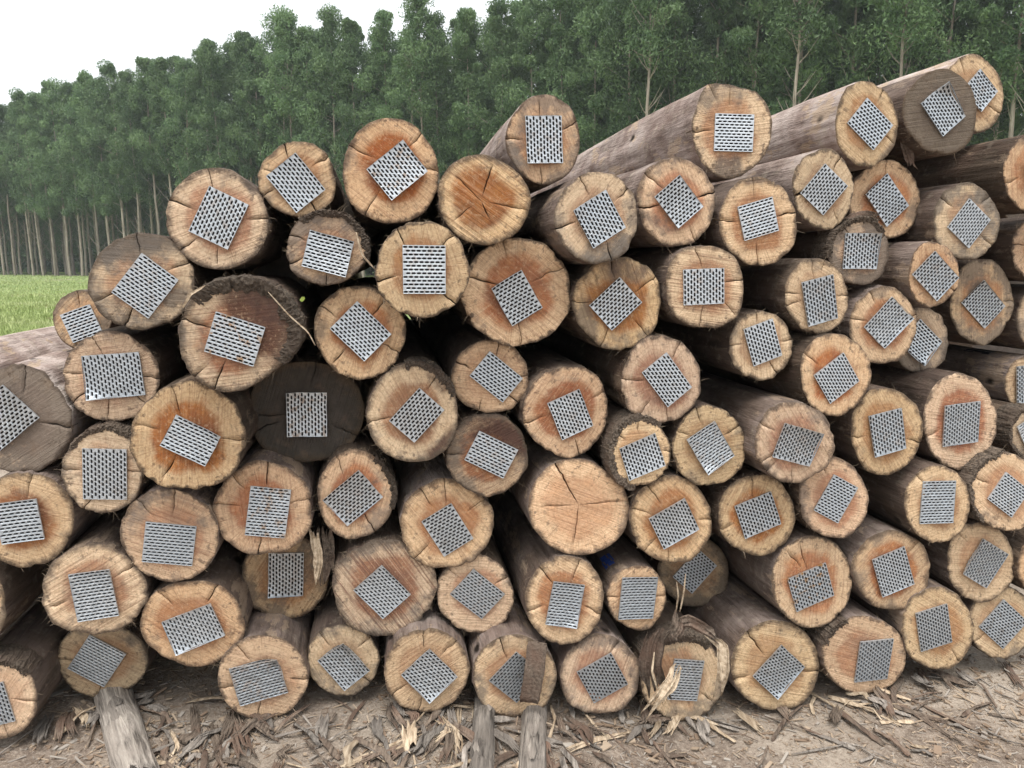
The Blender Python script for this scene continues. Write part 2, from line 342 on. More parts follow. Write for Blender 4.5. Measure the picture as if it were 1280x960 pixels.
# ---------------------------------------------------------------- log data, measured on the 1280x960 photograph
# id: cx, cy, rx, ry, depth factor, plate corners (4 image points) or None, heart red, grey weathering, saw marks, bark roughness, fibres, slot direction, cracks [(angle, start, end, width mm)], label
LOGS = {
1:(103,399,38,36,1.139,((79,392),(112,381),(130,412),(90,432)),.1,.45,.3,.5,20,'h',[(100,.5,1,3)],"small greyish log half hidden behind others, nearest the green grass field"),
2:(177,352,66,61,1.000,((180,317),(224,350),(187,397),(138,365)),.35,.4,.2,.3,15,'h',[(203,.5,.95,5),(250,.55,1,8),(95,.6,1,4),(25,.6,1,4)],"greyish log with diamond-set plate directly left of the bark-crusted log"),
3:(139,471,60,57,1.015,((103,445),(177,439),(180,492),(112,500)),.15,.08,.2,.2,20,'v',[(115,.5,1,6),(0,.55,1,4),(175,.55,1,3),(215,.55,1,4),(265,.5,.95,5),(320,.55,1,4)],"pale log with wide near-level plate and radial splits, below the diamond-plated greyish log"),
4:(22,525,68,67,1.008,((5,480),(51,520),(0,565),(-45,522)),.15,.6,.2,.2,0,'v',[(352,.45,1,6),(80,.5,1,4)],"grey weathered log cut by the left picture edge, with a pale peeled flank"),
5:(235,546,74,67,0.960,((221,519),(278,543),(258,582),(200,556)),.75,.1,.2,.1,12,'h',[(107,.45,1,4),(357,.55,1,4),(165,.6,.95,3),(240,.45,.8,4)],"large orange-hearted log touching the left side of the dark weathered log"),
6:(299,420,76,70,0.930,((271,389),(332,409),(318,457),(255,439)),.85,.3,.3,1.0,190,'h',[(160,.5,1,5),(245,.45,1,5),(225,.8,1,3)],"large dark-red log crusted with rough shaggy bark along its top"),
7:(129,588,52,53,0.994,((104,560),(160,561),(159,623),(104,624)),.2,.2,.2,.6,50,'v',[(178,.55,1,3),(357,.55,1,3),(245,.6,1,4)],"small pale log with tall upright plate, lower left of the large orange-hearted log"),
8:(30,649,65,58,1.000,((-4,630),(48,621),(57,670),(2,681)),.9,.12,.1,.2,15,'h',[(80,.5,1,3)],"orange log cut by the left picture edge, below the grey weathered one"),
9:(212,669,62,58,1.000,((184,652),(247,657),(240,705),(177,702)),.3,.1,.3,.3,20,'h',[(85,.5,1,5),(130,.6,1,4)],"log with nearly level plate and peeling pale rim, below the large orange-hearted log"),
10:(117,738,66,57,1.000,((87,717),(139,709),(150,767),(98,776)),.5,.12,.3,.2,90,'h',[(35,.55,1,4),(205,.55,.9,4)],"shaggy-edged log with slightly tilted plate, lying on the shaded bottom-left log"),
11:(241,779,65,54,1.007,((205,776),(264,752),(282,791),(222,816)),.35,.08,.2,.2,15,'v',[(60,.55,1,4),(130,.55,1,4)],"wide pale log above a dark gap, left of the log with the shaded square plate"),
12:(128,826,57,47,1.080,((111,795),(162,814),(129,858),(86,833)),.3,.25,.2,.3,10,'h',[(180,.6,1,3),(265,.65,1,3)],"shaded bottom-left log resting over the grey skid pole"),
13:(-5,874,54,49,1.000,((-30,862),(8,848),(16,899),(-22,912)),.05,0,.2,.4,30,'v',[(355,.45,1,5),(285,.5,1,4)],"cream-faced log with dark bark in the bottom left corner"),
14:(-58,760,66,64,1.000,None,.2,.2,.2,.3,0,'v',[],"log almost wholly beyond the left picture edge, above the cream-faced corner log"),
15:(272,273,64,63,1.000,((262,233),(312,256),(285,312),(236,289)),.5,.12,.2,.1,12,'v',[(100,.55,1,4),(160,.55,1,5),(222,.6,1,5),(0,.6,1,3),(270,.6,.9,3)],"round orange log standing alone at the top left of the pile against the forest"),
16:(372,224,49,47,1.007,((371,192),(408,238),(372,264),(331,221)),.4,.1,.2,.2,15,'h',[(112,.6,1,6),(38,.6,1,5),(205,.65,1,6),(300,.6,1,6),(165,.6,.9,3)],"small top-row log with diamond plate and four dark splits, between two larger top-row orange logs"),
17:(408,311,51,46,0.993,((388,287),(442,302),(433,347),(377,332)),.35,.4,.2,.6,120,'h',[(158,.6,1,4),(205,.65,1,4),(270,.6,1,3)],"small hairy-barked log directly under the small top-row diamond-plated log"),
18:(488,213,62,65,0.991,((503,176),(535,215),(489,251),(458,212)),.85,.1,.2,.15,12,'h',[(150,.5,1,4),(0,.55,1,3),(48,.6,1,3),(240,.6,1,3)],"large orange-red top-row log with rust-specked diamond plate, left of the bare-faced one"),
19:(605,249,57,57,0.978,None,.95,.12,.4,.1,20,'v',[(75,.12,.85,8),(140,.02,.75,3),(290,.02,.4,5),(215,.3,.75,3),(345,.2,.9,3)],"bare orange-faced top-row log without a plate, split by one dark gash"),
20:(678,174,47,57,1.017,((656,146),(701,144),(703,205),(658,204)),.25,.25,.2,.2,25,'v',[(95,.55,.9,3),(25,.55,1,4),(178,.55,1,4),(268,.6,1,3)],"egg-shaped tan top log with upright plate, resting on the bare-faced log's right shoulder"),
21:(528,337,57,62,0.920,((503,306),(557,307),(557,367),(504,367)),.45,.05,.15,.1,12,'h',[(125,.6,1,4),(45,.6,1,4),(195,.55,1,5),(315,.55,1,5)],"pale-rimmed log with squarely set plate, lower left of the bare-faced top-row log"),
22:(646,365,69,67,0.999,((651,336),(677,385),(639,407),(613,361)),.95,.03,.2,.15,20,'v',[(163,.3,1,6),(28,.4,1,4),(275,.5,1,3),(105,.7,1,3)],"largest bright orange log, below the bare-faced top-row log"),
23:(450,415,57,59,1.009,((447,376),(488,417),(456,453),(413,410)),.5,.08,.2,.3,15,'h',[(52,.45,.9,5),(333,.55,1,5),(228,.5,.9,5),(150,.6,1,3)],"round orange log with diamond plate between the bark-crusted log and the largest orange one"),
24:(383,514,74,63,1.060,((359,490),(408,490),(410,544),(359,545)),.25,1.0,.75,.5,60,'v',[(185,.35,.95,6),(205,.5,1,5),(80,.6,1,4),(330,.55,1,5)],"dark grey-brown weathered log with bright square plate"),
25:(516,516,57,62,0.993,((524,484),(555,512),(518,553),(487,525)),.95,.15,.2,.5,60,'v',[(190,.5,1,4),(55,.6,1,5)],"dark orange log with diamond plate, next right of the dark weathered log"),
26:(613,471,48,47,1.017,((611,439),(654,472),(627,503),(588,469)),.08,.1,.2,.3,20,'h',[(155,.6,1,5),(75,.6,1,5),(315,.6,1,6),(250,.65,1,4),(0,.7,1,3)],"small pale log with dark splits tucked beneath the largest bright orange log"),
27:(708,514,54,56,1.000,((723,485),(741,532),(702,549),(683,504)),.95,.05,.15,.2,20,'h',[(25,.7,1,3),(195,.6,1,4),(285,.65,1,4)],"log with dark red heart and cream sapwood ring, directly above the bare pale-faced log"),
28:(609,569,51,51,1.006,((600,537),(645,562),(630,598),(580,574)),.95,.35,.2,.2,12,'h',[(178,.6,1,3)],"brown shaded log with tilted plate under the small pale split log"),
29:(329,636,63,58,1.007,((315,608),(365,611),(356,671),(305,668)),.5,.06,.2,.3,25,'h',[(85,.5,1,5),(12,.5,1,4),(172,.5,1,4),(265,.55,1,4),(130,.6,1,3)],"pale-rimmed log with upright rust-flecked plate, lower left of the dark weathered log"),
30:(444,618,50,55,1.024,((449,586),(478,620),(435,656),(404,622)),.55,.15,.2,.6,70,'v',[(300,.5,1,5),(120,.6,1,3)],"shaggy small log with diamond plate above the saw-striped reddish log"),
31:(558,655,60,55,1.020,((563,628),(592,672),(554,696),(528,651)),.45,.06,.2,.2,15,'v',[(92,.5,1,4),(125,.55,1,4),(228,.55,1,5),(35,.55,1,3)],"pale log with long peeled flank showing, left of the bare pale-faced log"),
32:(724,634,63,61,1.000,None,.15,.03,.15,.2,12,'v',[(118,.02,1,6),(8,.02,1,5),(262,.02,.75,6),(180,.1,.7,2)],"bare pale-faced log without a plate, a three-armed split at its centre"),
33:(480,735,66,60,1.024,((478,704),(512,741),(479,773),(443,735)),.75,.2,1.0,.4,60,'h',[],"reddish log face striped with coarse saw marks and a diamond plate"),
34:(356,720,54,54,1.073,((336,690),(380,690),(379,744),(336,744)),.3,.35,.3,.4,20,'v',[],"recessed shaded log with square upright plate, left of the saw-striped log"),
35:(328,847,56,54,1.007,((289,835),(348,815),(359,862),(299,883)),.15,.05,.2,.3,30,'h',[(125,.5,1,6),(357,.55,1,5),(195,.6,1,5),(265,.55,1,5)],"pale bottom-row log with wide tilted plate, below the recessed log with the square upright plate"),
36:(429,825,46,44,1.033,((430,799),(462,835),(431,862),(397,823)),.15,.2,.2,.3,15,'h',[(130,.55,1,5),(42,.6,1,5),(320,.6,1,5)],"small shaded bottom-row log just beneath the saw-striped reddish log"),
37:(533,838,53,53,1.000,((538,809),(570,843),(538,875),(500,842)),.2,.1,.2,.2,40,'h',[(95,.55,1,4),(45,.6,1,4),(215,.6,1,4),(260,.65,1,4)],"bottom-row log with diamond plate, next left of the log whose plate a strip half covers"),
38:(594,742,48,50,1.029,((592,710),(630,741),(602,774),(563,741)),.35,.08,.2,.2,20,'h',[(25,.6,1,5),(140,.65,1,3)],"small pale log with diamond plate, next right of the saw-striped reddish log"),
39:(706,750,49,56,0.995,((691,725),(729,729),(720,783),(681,778)),.55,.03,.2,.2,12,'h',[(130,.45,1,6),(65,.5,1,4),(195,.55,1,4),(340,.55,1,4)],"cream log with orange heart and long visible flank, below the bare pale-faced log"),
40:(796,747,37,41,1.005,((776,720),(820,720),(816,772),(773,772)),.15,.08,.2,.5,30,'h',[(180,.6,1,4),(5,.65,1,3)],"smallest pale log with upright plate nearly filling it and blue paint on its flank"),
41:(643,845,53,51,1.000,((644,810),(678,843),(644,877),(615,851)),.4,.25,.2,.2,12,'v',[(110,.5,1,5)],"bottom-row log with its plate half covered by a bark strip"),
42:(750,844,50,50,1.000,((764,814),(783,853),(743,880),(720,838)),.45,.2,.3,.2,15,'h',[(60,.6,1,3)],"bottom-row log next right of the one with the half-covered plate"),
43:(853,848,54,53,1.000,((840,822),(880,825),(869,875),(836,873)),.4,.2,.2,.7,90,'h',[(320,.6,.9,4)],"bottom-row log draped with torn bark ribbons across its end"),
44:(868,715,44,45,1.120,((874,688),(895,705),(866,741),(837,719)),.2,.4,.2,.4,15,'h',[],"recessed dark log with a shadowed plate above the log draped in torn bark"),
45:(970,832,56,56,1.000,((974,804),(1005,832),(969,871),(939,844)),.25,.05,.2,.3,70,'h',[(130,.45,1,8),(352,.5,1,7),(200,.7,1,4)],"bottom-row log with jagged upper-left split, next right of the torn-bark log"),
46:(1080,819,52,50,1.000,((1072,800),(1114,798),(1109,849),(1069,850)),.35,.05,.25,.4,20,'v',[],"bottom-row log with upright plate and dark bark patch on its upper left rim"),
47:(1172,786,45,52,1.000,((1143,766),(1183,754),(1188,801),(1150,814)),.4,.1,.2,.2,15,'v',[(305,.6,1,3)],"bottom-row log second from the right picture edge, its plate slightly tilted"),
48:(1252,778,42,45,1.019,((1253,746),(1280,776),(1252,812),(1225,783)),.2,.15,.2,.2,12,'h',[(215,.6,1,5)],"bottom-row log with diamond plate at the right picture edge"),
49:(1015,727,51,57,1.000,((983,722),(1029,704),(1044,744),(994,763)),.55,.05,.2,.1,25,'v',[(110,.35,.9,6),(130,.45,.9,3)],"pale-rimmed log with rust-stained tilted plate, upper right of the jagged-split bottom log"),
50:(1115,713,48,51,1.000,((1088,698),(1130,683),(1138,727),(1101,746)),.6,.12,.2,.2,30,'v',[(45,.6,1,3)],"log with long tan flank, directly right of the one with the rust-stained tilted plate"),
51:(1226,703,44,49,1.016,((1227,671),(1257,692),(1230,736),(1201,714)),.3,.02,.2,.2,15,'v',[(245,.7,1,3),(130,.7,1,3)],"cream log with wide-slotted diamond plate just above the bottom row near the right edge"),
52:(1312,705,40,42,1.008,None,.2,.1,.2,.2,10,'v',[],"sliver of a log at the right picture edge beside the cream diamond-plated log"),
53:(946,644,48,51,0.998,((918,633),(962,612),(975,654),(930,672)),.6,.04,.2,.2,40,'v',[(97,.5,1,4),(200,.65,1,3)],"cream-rimmed log with tilted plate, second right of the bare pale-faced log"),
54:(839,650,52,54,1.000,((810,647),(854,620),(872,660),(828,685)),.5,.06,.2,.2,20,'v',[(125,.5,1,5),(165,.6,1,4),(0,.65,1,3),(228,.6,1,4),(265,.65,1,3)],"log with tilted plate immediately right of the bare pale-faced log"),
55:(886,558,45,51,0.993,((857,548),(891,526),(917,568),(881,592)),.2,.03,.15,.2,12,'h',[(110,.6,1,4),(30,.55,1,5),(155,.65,1,3)],"pale log with smooth bluish diamond plate, right of the tiny bark-collared log"),
56:(801,566,37,42,0.984,((772,560),(819,540),(829,581),(786,600)),.3,.05,.2,1.0,60,'v',[(95,.6,1,4),(145,.7,1,4),(0,.75,1,3)],"tiny log with thick rough bark collar, upper right of the bare pale-faced log"),
57:(993,553,50,51,0.965,((978,527),(1023,540),(1010,585),(966,568)),.4,.1,.2,.3,25,'v',[(150,.6,1,3),(210,.6,1,4),(225,.65,1,3),(268,.6,1,3)],"log with long grey flank and tilted plate, two right of the tiny bark-collared log"),
58:(1042,623,44,50,0.992,((1041,593),(1071,608),(1046,655),(1017,636)),.4,.2,.2,.2,15,'h',[(110,.7,1,3)],"log with diamond-set plate above the one with the rust-stained tilted plate"),
59:(826,475,50,55,0.986,((833,441),(863,482),(833,510),(802,464)),.5,.1,.2,.4,30,'h',[(178,.5,1,4),(60,.55,1,4),(235,.55,1,4),(280,.6,1,4)],"log with tilted plate and orange heart, directly above the tiny bark-collared log"),
60:(772,379,55,59,0.992,((774,346),(800,377),(764,415),(736,381)),.6,.25,.3,.15,15,'v',[(33,.45,1,5),(245,.5,1,4),(178,.6,1,3),(315,.5,1,3),(100,.6,1,4)],"orange log with diamond plate, touching the right side of the largest bright orange log"),
61:(881,358,49,53,0.980,((852,336),(904,336),(904,379),(855,382)),.45,.04,.4,.15,35,'v',[(105,.45,1,4),(8,.5,1,5),(262,.5,1,4),(320,.55,.9,3)],"squarish pale orange log with level plate below two diamond-plated upper logs"),
62:(951,432,40,43,1.000,((927,411),(966,398),(975,443),(942,459)),.3,.08,.2,.4,20,'v',[(302,.5,1,7),(100,.7,1,3),(180,.6,1,3),(10,.7,1,3)],"small pale log, black split below its plate, lower right of the squarish pale orange one"),
63:(746,272,53,57,0.946,((714,263),(756,238),(781,284),(740,311)),.3,.2,.15,.2,12,'v',[(115,.55,1,5),(40,.6,1,5),(195,.55,1,5),(290,.6,1,5)],"tan log with tilted plate, right of the bare-faced top-row log"),
64:(845,252,49,56,0.995,((848,219),(877,258),(846,287),(817,246)),.5,.2,.15,.15,15,'v',[(142,.5,1,4),(12,.5,1,8),(190,.5,1,8),(300,.6,1,3)],"tan log with diamond plate and broad side splits, lower left of the big angular log"),
65:(914,164,50,61,1.053,((893,142),(941,144),(940,191),(892,188)),.45,.15,.15,.1,10,'h',[(180,.5,1,5),(92,.55,.9,4),(120,.7,1,3)],"big angular top log with level plate and long smooth flank running left"),
66:(948,277,48,57,0.995,((920,259),(964,246),(973,289),(930,300)),.5,.05,.15,.15,12,'h',[(14,.5,1,7),(268,.5,1,5),(178,.55,1,4),(98,.6,1,4)],"cream log with slightly tilted plate directly beneath the big angular top log"),
67:(1083,155,40,53,1.042,((1084,121),(1111,157),(1090,191),(1059,153)),.4,.05,.15,.15,12,'h',[(330,.6,.9,6),(55,.7,1,4)],"top log with diamond plate and long tan flank, next right of the big angular one"),
68:(1176,140,46,54,1.048,((1178,105),(1203,145),(1178,172),(1148,129)),.15,.85,.4,.3,30,'h',[],"dark grey-faced top log with bright diamond plate near the upper right"),
69:(1216,118,39,49,1.140,((1222,85),(1243,114),(1222,145),(1204,112)),.25,.03,.15,.2,12,'h',[(115,.6,1,5),(330,.6,1,5)],"topmost cream log at the upper right, behind the dark grey-faced one"),
70:(1029,236,38,51,1.021,((1031,204),(1057,232),(1028,271),(1000,241)),.35,.05,.15,.15,12,'v',[(188,.4,1,12),(55,.5,1,6),(300,.6,1,3)],"log with a broad black split on its left side, under the long tan-flanked top log"),
71:(1106,250,45,49,1.078,((1108,218),(1135,256),(1106,284),(1078,243)),.5,.12,.15,.3,20,'v',[(90,.6,1,3)],"log with diamond plate and a hanging bark strip at its upper right rim"),
72:(1208,277,42,48,1.045,((1210,248),(1236,274),(1209,313),(1184,283)),.3,.35,.2,.2,12,'v',[(140,.6,1,4),(45,.65,1,4),(320,.6,1,4)],"greyish log with diamond plate below the dark red-brown flank at the right"),
73:(1292,218,38,48,1.050,((1278,205),(1312,196),(1320,235),(1284,246)),.3,.1,.2,.2,10,'v',[(195,.6,1,4)],"log at the right picture edge with a long dark red-brown flank"),
74:(1074,315,38,42,1.025,((1055,291),(1098,292),(1093,337),(1052,335)),.2,.45,.2,.8,110,'v',[(125,.6,1,4),(30,.7,1,3)],"small mossy fibrous-barked log with squarely set plate, below the log with the hanging bark strip"),
75:(1021,370,40,47,0.996,((999,354),(1039,342),(1046,399),(1009,405)),.1,.08,.15,.6,60,'v',[(100,.6,1,4),(75,.65,1,4),(175,.6,1,4),(195,.6,1,3),(0,.65,1,3)],"small cream log with upright plate and frayed bark, lower left of the mossy one"),
76:(1167,343,33,40,1.017,((1166,312),(1194,347),(1168,378),(1140,343)),.2,.2,.2,.3,12,'v',[(325,.7,1,5)],"small recessed log with diamond plate and grey-brown flank, right of the mossy log"),
77:(1227,377,40,53,1.115,((1228,348),(1251,382),(1229,414),(1202,377)),.4,.35,.2,.2,12,'v',[(0,.7,1,3)],"dark-stained log with diamond plate, lower right of the small recessed diamond-plated log"),
78:(1104,407,42,49,1.020,((1111,369),(1135,397),(1104,438),(1080,409)),.55,.03,.15,.2,12,'v',[(15,.6,1,4),(170,.6,1,4),(115,.65,1,3)],"pale log with diamond plate below the mossy log, half covering a shaded log"),
79:(1151,425,35,42,1.075,((1148,397),(1174,428),(1150,456),(1122,430)),.2,.3,.15,.3,12,'h',[(268,.6,1,4)],"shaded log half hidden behind the pale diamond-plated one at its left"),
80:(1044,468,44,52,0.984,((1053,440),(1072,476),(1037,505),(1015,469)),.7,.04,.15,.15,20,'h',[(150,.6,1,3)],"orange-hearted log with tilted plate and a chipped lower right rim"),
81:(1108,539,45,55,0.994,((1085,520),(1126,509),(1130,559),(1089,571)),.35,.05,.15,.2,12,'v',[(345,.65,1,4),(190,.7,1,3)],"cream log with slightly tilted plate, left of the tall orange-hearted one"),
82:(1200,527,47,59,1.014,((1177,505),(1221,502),(1221,552),(1178,557)),.7,.05,.15,.15,12,'v',[(200,.7,1,3)],"tall orange-hearted log with nearly level plate near the right picture edge"),
83:(1290,480,34,36,1.120,((1268,458),(1305,453),(1306,500),(1268,503)),.15,.15,.2,.3,12,'v',[],"log at the right picture edge with black marks on its grey flank"),
84:(1292,543,30,32,1.050,((1266,533),(1292,520),(1312,548),(1284,562)),.15,.15,.2,.6,30,'h',[],"small log at the right picture edge, right of the tall orange-hearted one"),
85:(1172,630,42,48,0.990,((1152,601),(1192,601),(1188,653),(1149,653)),.4,.04,.15,.2,12,'h',[(130,.65,1,3)],"cream log with upright plate and dark brown flank, below the tall orange-hearted one"),
86:(1256,615,41,50,0.997,((1257,588),(1283,613),(1262,647),(1234,623)),.35,.12,.15,.6,25,'h',[(160,.6,1,4)],"bark-edged log with diamond plate at the right edge, right of the dark brown-flanked cream log"),
87:(1302,312,37,42,1.105,((1286,290),(1322,290),(1322,330),(1286,330)),.45,.1,.15,.2,10,'v',[(170,.6,1,4)],"sliver of an orange log at the right picture edge, right of the greyish diamond-plated log"),
88:(1306,398,36,42,1.120,None,.2,.2,.2,.3,10,'v',[],"sliver of a log at the right picture edge beside the dark-stained diamond plate"),
89:(-118,502,58,58,1.000,None,.2,.2,.2,.1,0,'v',[],"pinkish peeled log flank at the left picture edge, in front of the grass"),
90:(1252,445,40,30,1.36,None,.2,.95,.2,.3,0,'v',[],"added dark log deep in the gap left of the black-marked flank at the right edge"),  # from here on: fillers added to close gaps, darkened to pass for gap shade
91:(352,345,34,34,1.22,None,.2,.95,.2,.5,0,'v',[],"added dark log deep in the gap above the bark-crusted log's right side"),
92:(455,268,30,30,1.25,None,.2,.95,.2,.5,0,'v',[],"added dark log deep in the gap left of the pale-rimmed squarely plated log"),
93:(1290,262,34,30,1.36,None,.2,.95,.2,.3,0,'v',[],"added dark log deep in the gap under the dark red-brown flank at the right edge"),
94:(400,374,30,28,1.40,None,.2,.95,.2,.5,0,'v',[],"added dark log deep in the gap left of the round diamond-plated orange log"),
95:(450,486,28,26,1.40,None,.2,.95,.2,.5,0,'v',[],"added dark log deep in the gap right of the dark weathered log"),
96:(1264,352,26,26,1.42,None,.2,.95,.2,.5,0,'v',[],"added dark log deep in the gap between the two slivers at the right edge"),
}
# ---------------------------------------------------------------- ground
GX = [-6, -1.8, -0.9, -0.3, 0.0, 0.34, 0.67, 1.06, 1.44, 1.82, 2.15, 6]
GZ = [-0.13, -0.125, -0.12, -0.142, -0.183, -0.21, -0.262, -0.252, -0.222, -0.205, -0.195, -0.18]
def ground_z(x, y):
    near = float(np.interp(x, GX, GZ))
    d = math.hypot(x, y - 2.7)
    w = max(0.0, min(1.0, (d - 4.0) / 8.0))
    z = near * (1 - w) + (-0.05) * w
    if y < 2.4:
        z += 0.05 * (1 - math.exp(-(2.4 - y) * 1.2)) * max(0.0, 1 - abs(x) / 6)
    k = max(0.0, 1 - d / 9.0)
    z += k * 0.022 * mnoise.noise(Vector((x * 2.1, y * 2.1, 3.0)))
    z += k * 0.012 * mnoise.noise(Vector((x * 7.0, y * 7.0, 9.0)))
    z += k * 0.006 * mnoise.noise(Vector((x * 23.0, y * 23.0, 5.0)))
    if d > 12:
        z += 0.10 * mnoise.noise(Vector((x * 0.09, y * 0.09, 1.0))) * min(1.0, (d - 12) / 10)
    return z

def axis_coords(lo, hi, step, far, growth):
    a = list(np.arange(lo, hi + 1e-6, step))
    s, v = step, hi
    while v < far:
        s *= growth; v += s; a.append(v)
    s, v = step, lo
    while v > -far:
        s *= growth; v -= s; a.insert(0, v)
    return a

def build_ground():
    xs = axis_coords(-2.6, 3.4, 0.03, 1200, 1.32)
    ys = axis_coords(1.0, 3.6, 0.03, 1200, 1.32)
    nx, ny = len(xs), len(ys)
    v = [(x, y, ground_z(x, y)) for y in ys for x in xs]
    f = [(j * nx + i, j * nx + i + 1, (j + 1) * nx + i + 1, (j + 1) * nx + i) for j in range(ny - 1) for i in range(nx - 1)]
    t = NT('trodden_soil')
    geo = t.n('ShaderNodeTexCoord')
    P = geo.outputs['Object']
    n1 = t.noise(P, 1.6, 5, 0.6)
    n2 = t.noise(P, 14, 6, 0.7)
    n3 = t.noise(P, 75, 5, 0.75)
    n4 = t.noise(P, 240, 3, 0.7)
    c = t.mix(t.mapr(n2, 0.35, 0.65), (0.145, 0.108, 0.084), (0.36, 0.29, 0.235))
    c = t.mix(t.mapr(n1, 0.42, 0.66), c, (0.45, 0.38, 0.31))
    c = t.mix(t.math('MULTIPLY', t.mapr(n3, 0.52, 0.70), 0.7), c, (0.62, 0.54, 0.45))
    c = t.mix(t.math('MULTIPLY', t.mapr(n3, 0.46, 0.32), 0.65), c, (0.115, 0.085, 0.065))
    c = t.mix(t.math('MULTIPLY', t.mapr(n4, 0.55, 0.7), 0.5), c, (0.10, 0.075, 0.055))
    t.l(c, t.b.inputs['Base Color'])
    t.b.inputs['Roughness'].default_value = 0.95
    t.b.inputs['Specular IOR Level'].default_value = 0.15
    h = t.math('ADD', t.math('MULTIPLY', n2, 1.0), t.math('ADD', t.math('MULTIPLY', n3, 0.55), t.math('MULTIPLY', n4, 0.25)))
    t.bump(h, 1.0, 0.02)
    o = obj('ground', mesh('ground', v, f, [t.m]))
    tag(o, kind='structure')

def build_field():
    xs = list(np.linspace(-140, 60, 120))
    ys = list(np.linspace(9, 40, 40)) + list(np.linspace(42, 170, 50))
    v = [(x, y, ground_z(x, y) + 0.02 + 0.06 * mnoise.noise(Vector((x * .4, y * .4, 2)))) for y in ys for x in xs]
    nx, ny = len(xs), len(ys)
    f = [(j * nx + i, j * nx + i + 1, (j + 1) * nx + i + 1, (j + 1) * nx + i) for j in range(ny - 1) for i in range(nx - 1)]
    t = NT('meadow_turf')
    P = t.n('ShaderNodeTexCoord').outputs['Object']
    n1 = t.noise(P, 0.25, 5, 0.6)
    n2 = t.noise(P, 2.2, 6, 0.7)
    c = t.mix(t.mapr(n2, 0.35, 0.65), (0.15, 0.21, 0.06), (0.25, 0.33, 0.11))
    c = t.mix(t.mapr(n1, 0.45, 0.7), c, (0.24, 0.30, 0.11))
    t.l(c, t.b.inputs['Base Color'])
    t.b.inputs['Roughness'].default_value = 0.95
    t.bump(n2, 1.0, 0.3)
    tag(obj('grass_field', mesh('grass_field', v, f, [t.m])), kind='structure')
    # grass blades over the strip of field that shows beside the pile
    rng = np.random.default_rng(5)
    N = 60000
    u = rng.random(N)
    y = 12 / (1 - u * (1 - 12 / 95.0))            # even density in the picture
    ang = rng.uniform(-0.80, -0.42, N)
    x = ang * y
    vs_, fs_ = [], []
    for i in range(N):
        zz = ground_z(x[i], y[i]) + 0.02
        h = rng.uniform(0.03, 0.14) * (1.0 if rng.random() < .93 else 1.8)
        w = 0.010 + 0.0006 * y[i]
        a = rng.uniform(0, 6.28); lx, ly = rng.normal(0, 0.4 * h, 2)
        dx, dy = math.cos(a) * w, math.sin(a) * w
        b = len(vs_)
        vs_ += [(x[i] - dx, y[i] - dy, zz - .03), (x[i] + dx, y[i] + dy, zz - .03), (x[i] + lx, y[i] + ly, zz + h)]
        fs_.append((b, b + 1, b + 2))
    t = NT('grass_blade')
    P = t.n('ShaderNodeTexCoord').outputs['Object']
    n1 = t.noise(P, 0.35, 4, 0.6)
    n2 = t.noise(P, 9, 3, 0.7)
    c = t.mix(t.mapr(n2, 0.3, 0.7), (0.21, 0.27, 0.08), (0.36, 0.43, 0.16))
    c = t.mix(t.mapr(n1, 0.45, 0.7), c, (0.44, 0.47, 0.23))
    t.l(c, t.b.inputs['Base Color'])
    t.b.inputs['Roughness'].default_value = 0.7
    tag(obj('grass', mesh('grass', vs_, fs_, [t.m], smooth=False)), 'green meadow grass between the log pile and the forest', 'grass', kind='stuff')

build_ground()
build_field()
# ---------------------------------------------------------------- eucalyptus plantation behind
def mat_leaf():
    t = NT('eucalyptus_leaf')
    P = t.n('ShaderNodeTexCoord').outputs['Object']
    oi = t.n('ShaderNodeObjectInfo')
    n1 = t.noise(P, 0.7, 3, 0.6)
    n2 = t.noise(P, 4.0, 2, 0.6)
    c = t.mix(t.mapr(n1, 0.35, 0.65), (0.074, 0.136, 0.060), (0.155, 0.235, 0.100))
    c = t.mix(t.math('MULTIPLY', t.mapr(n2, 0.5, 0.75), 0.6), c, (0.195, 0.275, 0.115))
    hs = t.n('ShaderNodeHueSaturation')
    t.l(t.mapr(oi.outputs['Random'], 0, 1, 0.8, 1.2), hs.inputs['Value'])
    t.l(c, hs.inputs['Color'])
    t.l(hs.outputs[0], t.b.inputs['Base Color'])
    t.b.inputs['Roughness'].default_value = 0.55
    t.b.inputs['Specular IOR Level'].default_value = 0.3
    tr = t.n('ShaderNodeBsdfTranslucent')
    t.l(hs.outputs[0], tr.inputs['Color'])
    mx = t.n('ShaderNodeMixShader'); mx.inputs[0].default_value = 0.3
    t.l(t.b.outputs[0], mx.inputs[1]); t.l(tr.outputs[0], mx.inputs[2])
    t.l(mx.outputs[0], t.out.inputs['Surface'])
    return t.m
M_LEAF = mat_leaf()
M_TRUNK = mat_simple('eucalyptus_trunk', (0.19, 0.155, 0.125), (0.40, 0.35, 0.29), (6, 6, 1.2), bump=0.3, bdist=0.02)

def tube(V, F, pts, rads, n=6):
    b0 = len(V)
    for k, (p, r) in enumerate(zip(pts, rads)):
        d = (pts[min(k + 1, len(pts) - 1)] - pts[max(k - 1, 0)]).normalized()
        u = d.orthogonal().normalized(); w = d.cross(u)
        for a in range(n):
            t = 2 * math.pi * a / n
            V.append(tuple(p + u * math.cos(t) * r + w * math.sin(t) * r))
    for k in range(len(pts) - 1):
        for a in range(n):
            a2 = (a + 1) % n
            F.append((b0 + k * n + a, b0 + k * n + a2, b0 + (k + 1) * n + a2, b0 + (k + 1) * n + a))

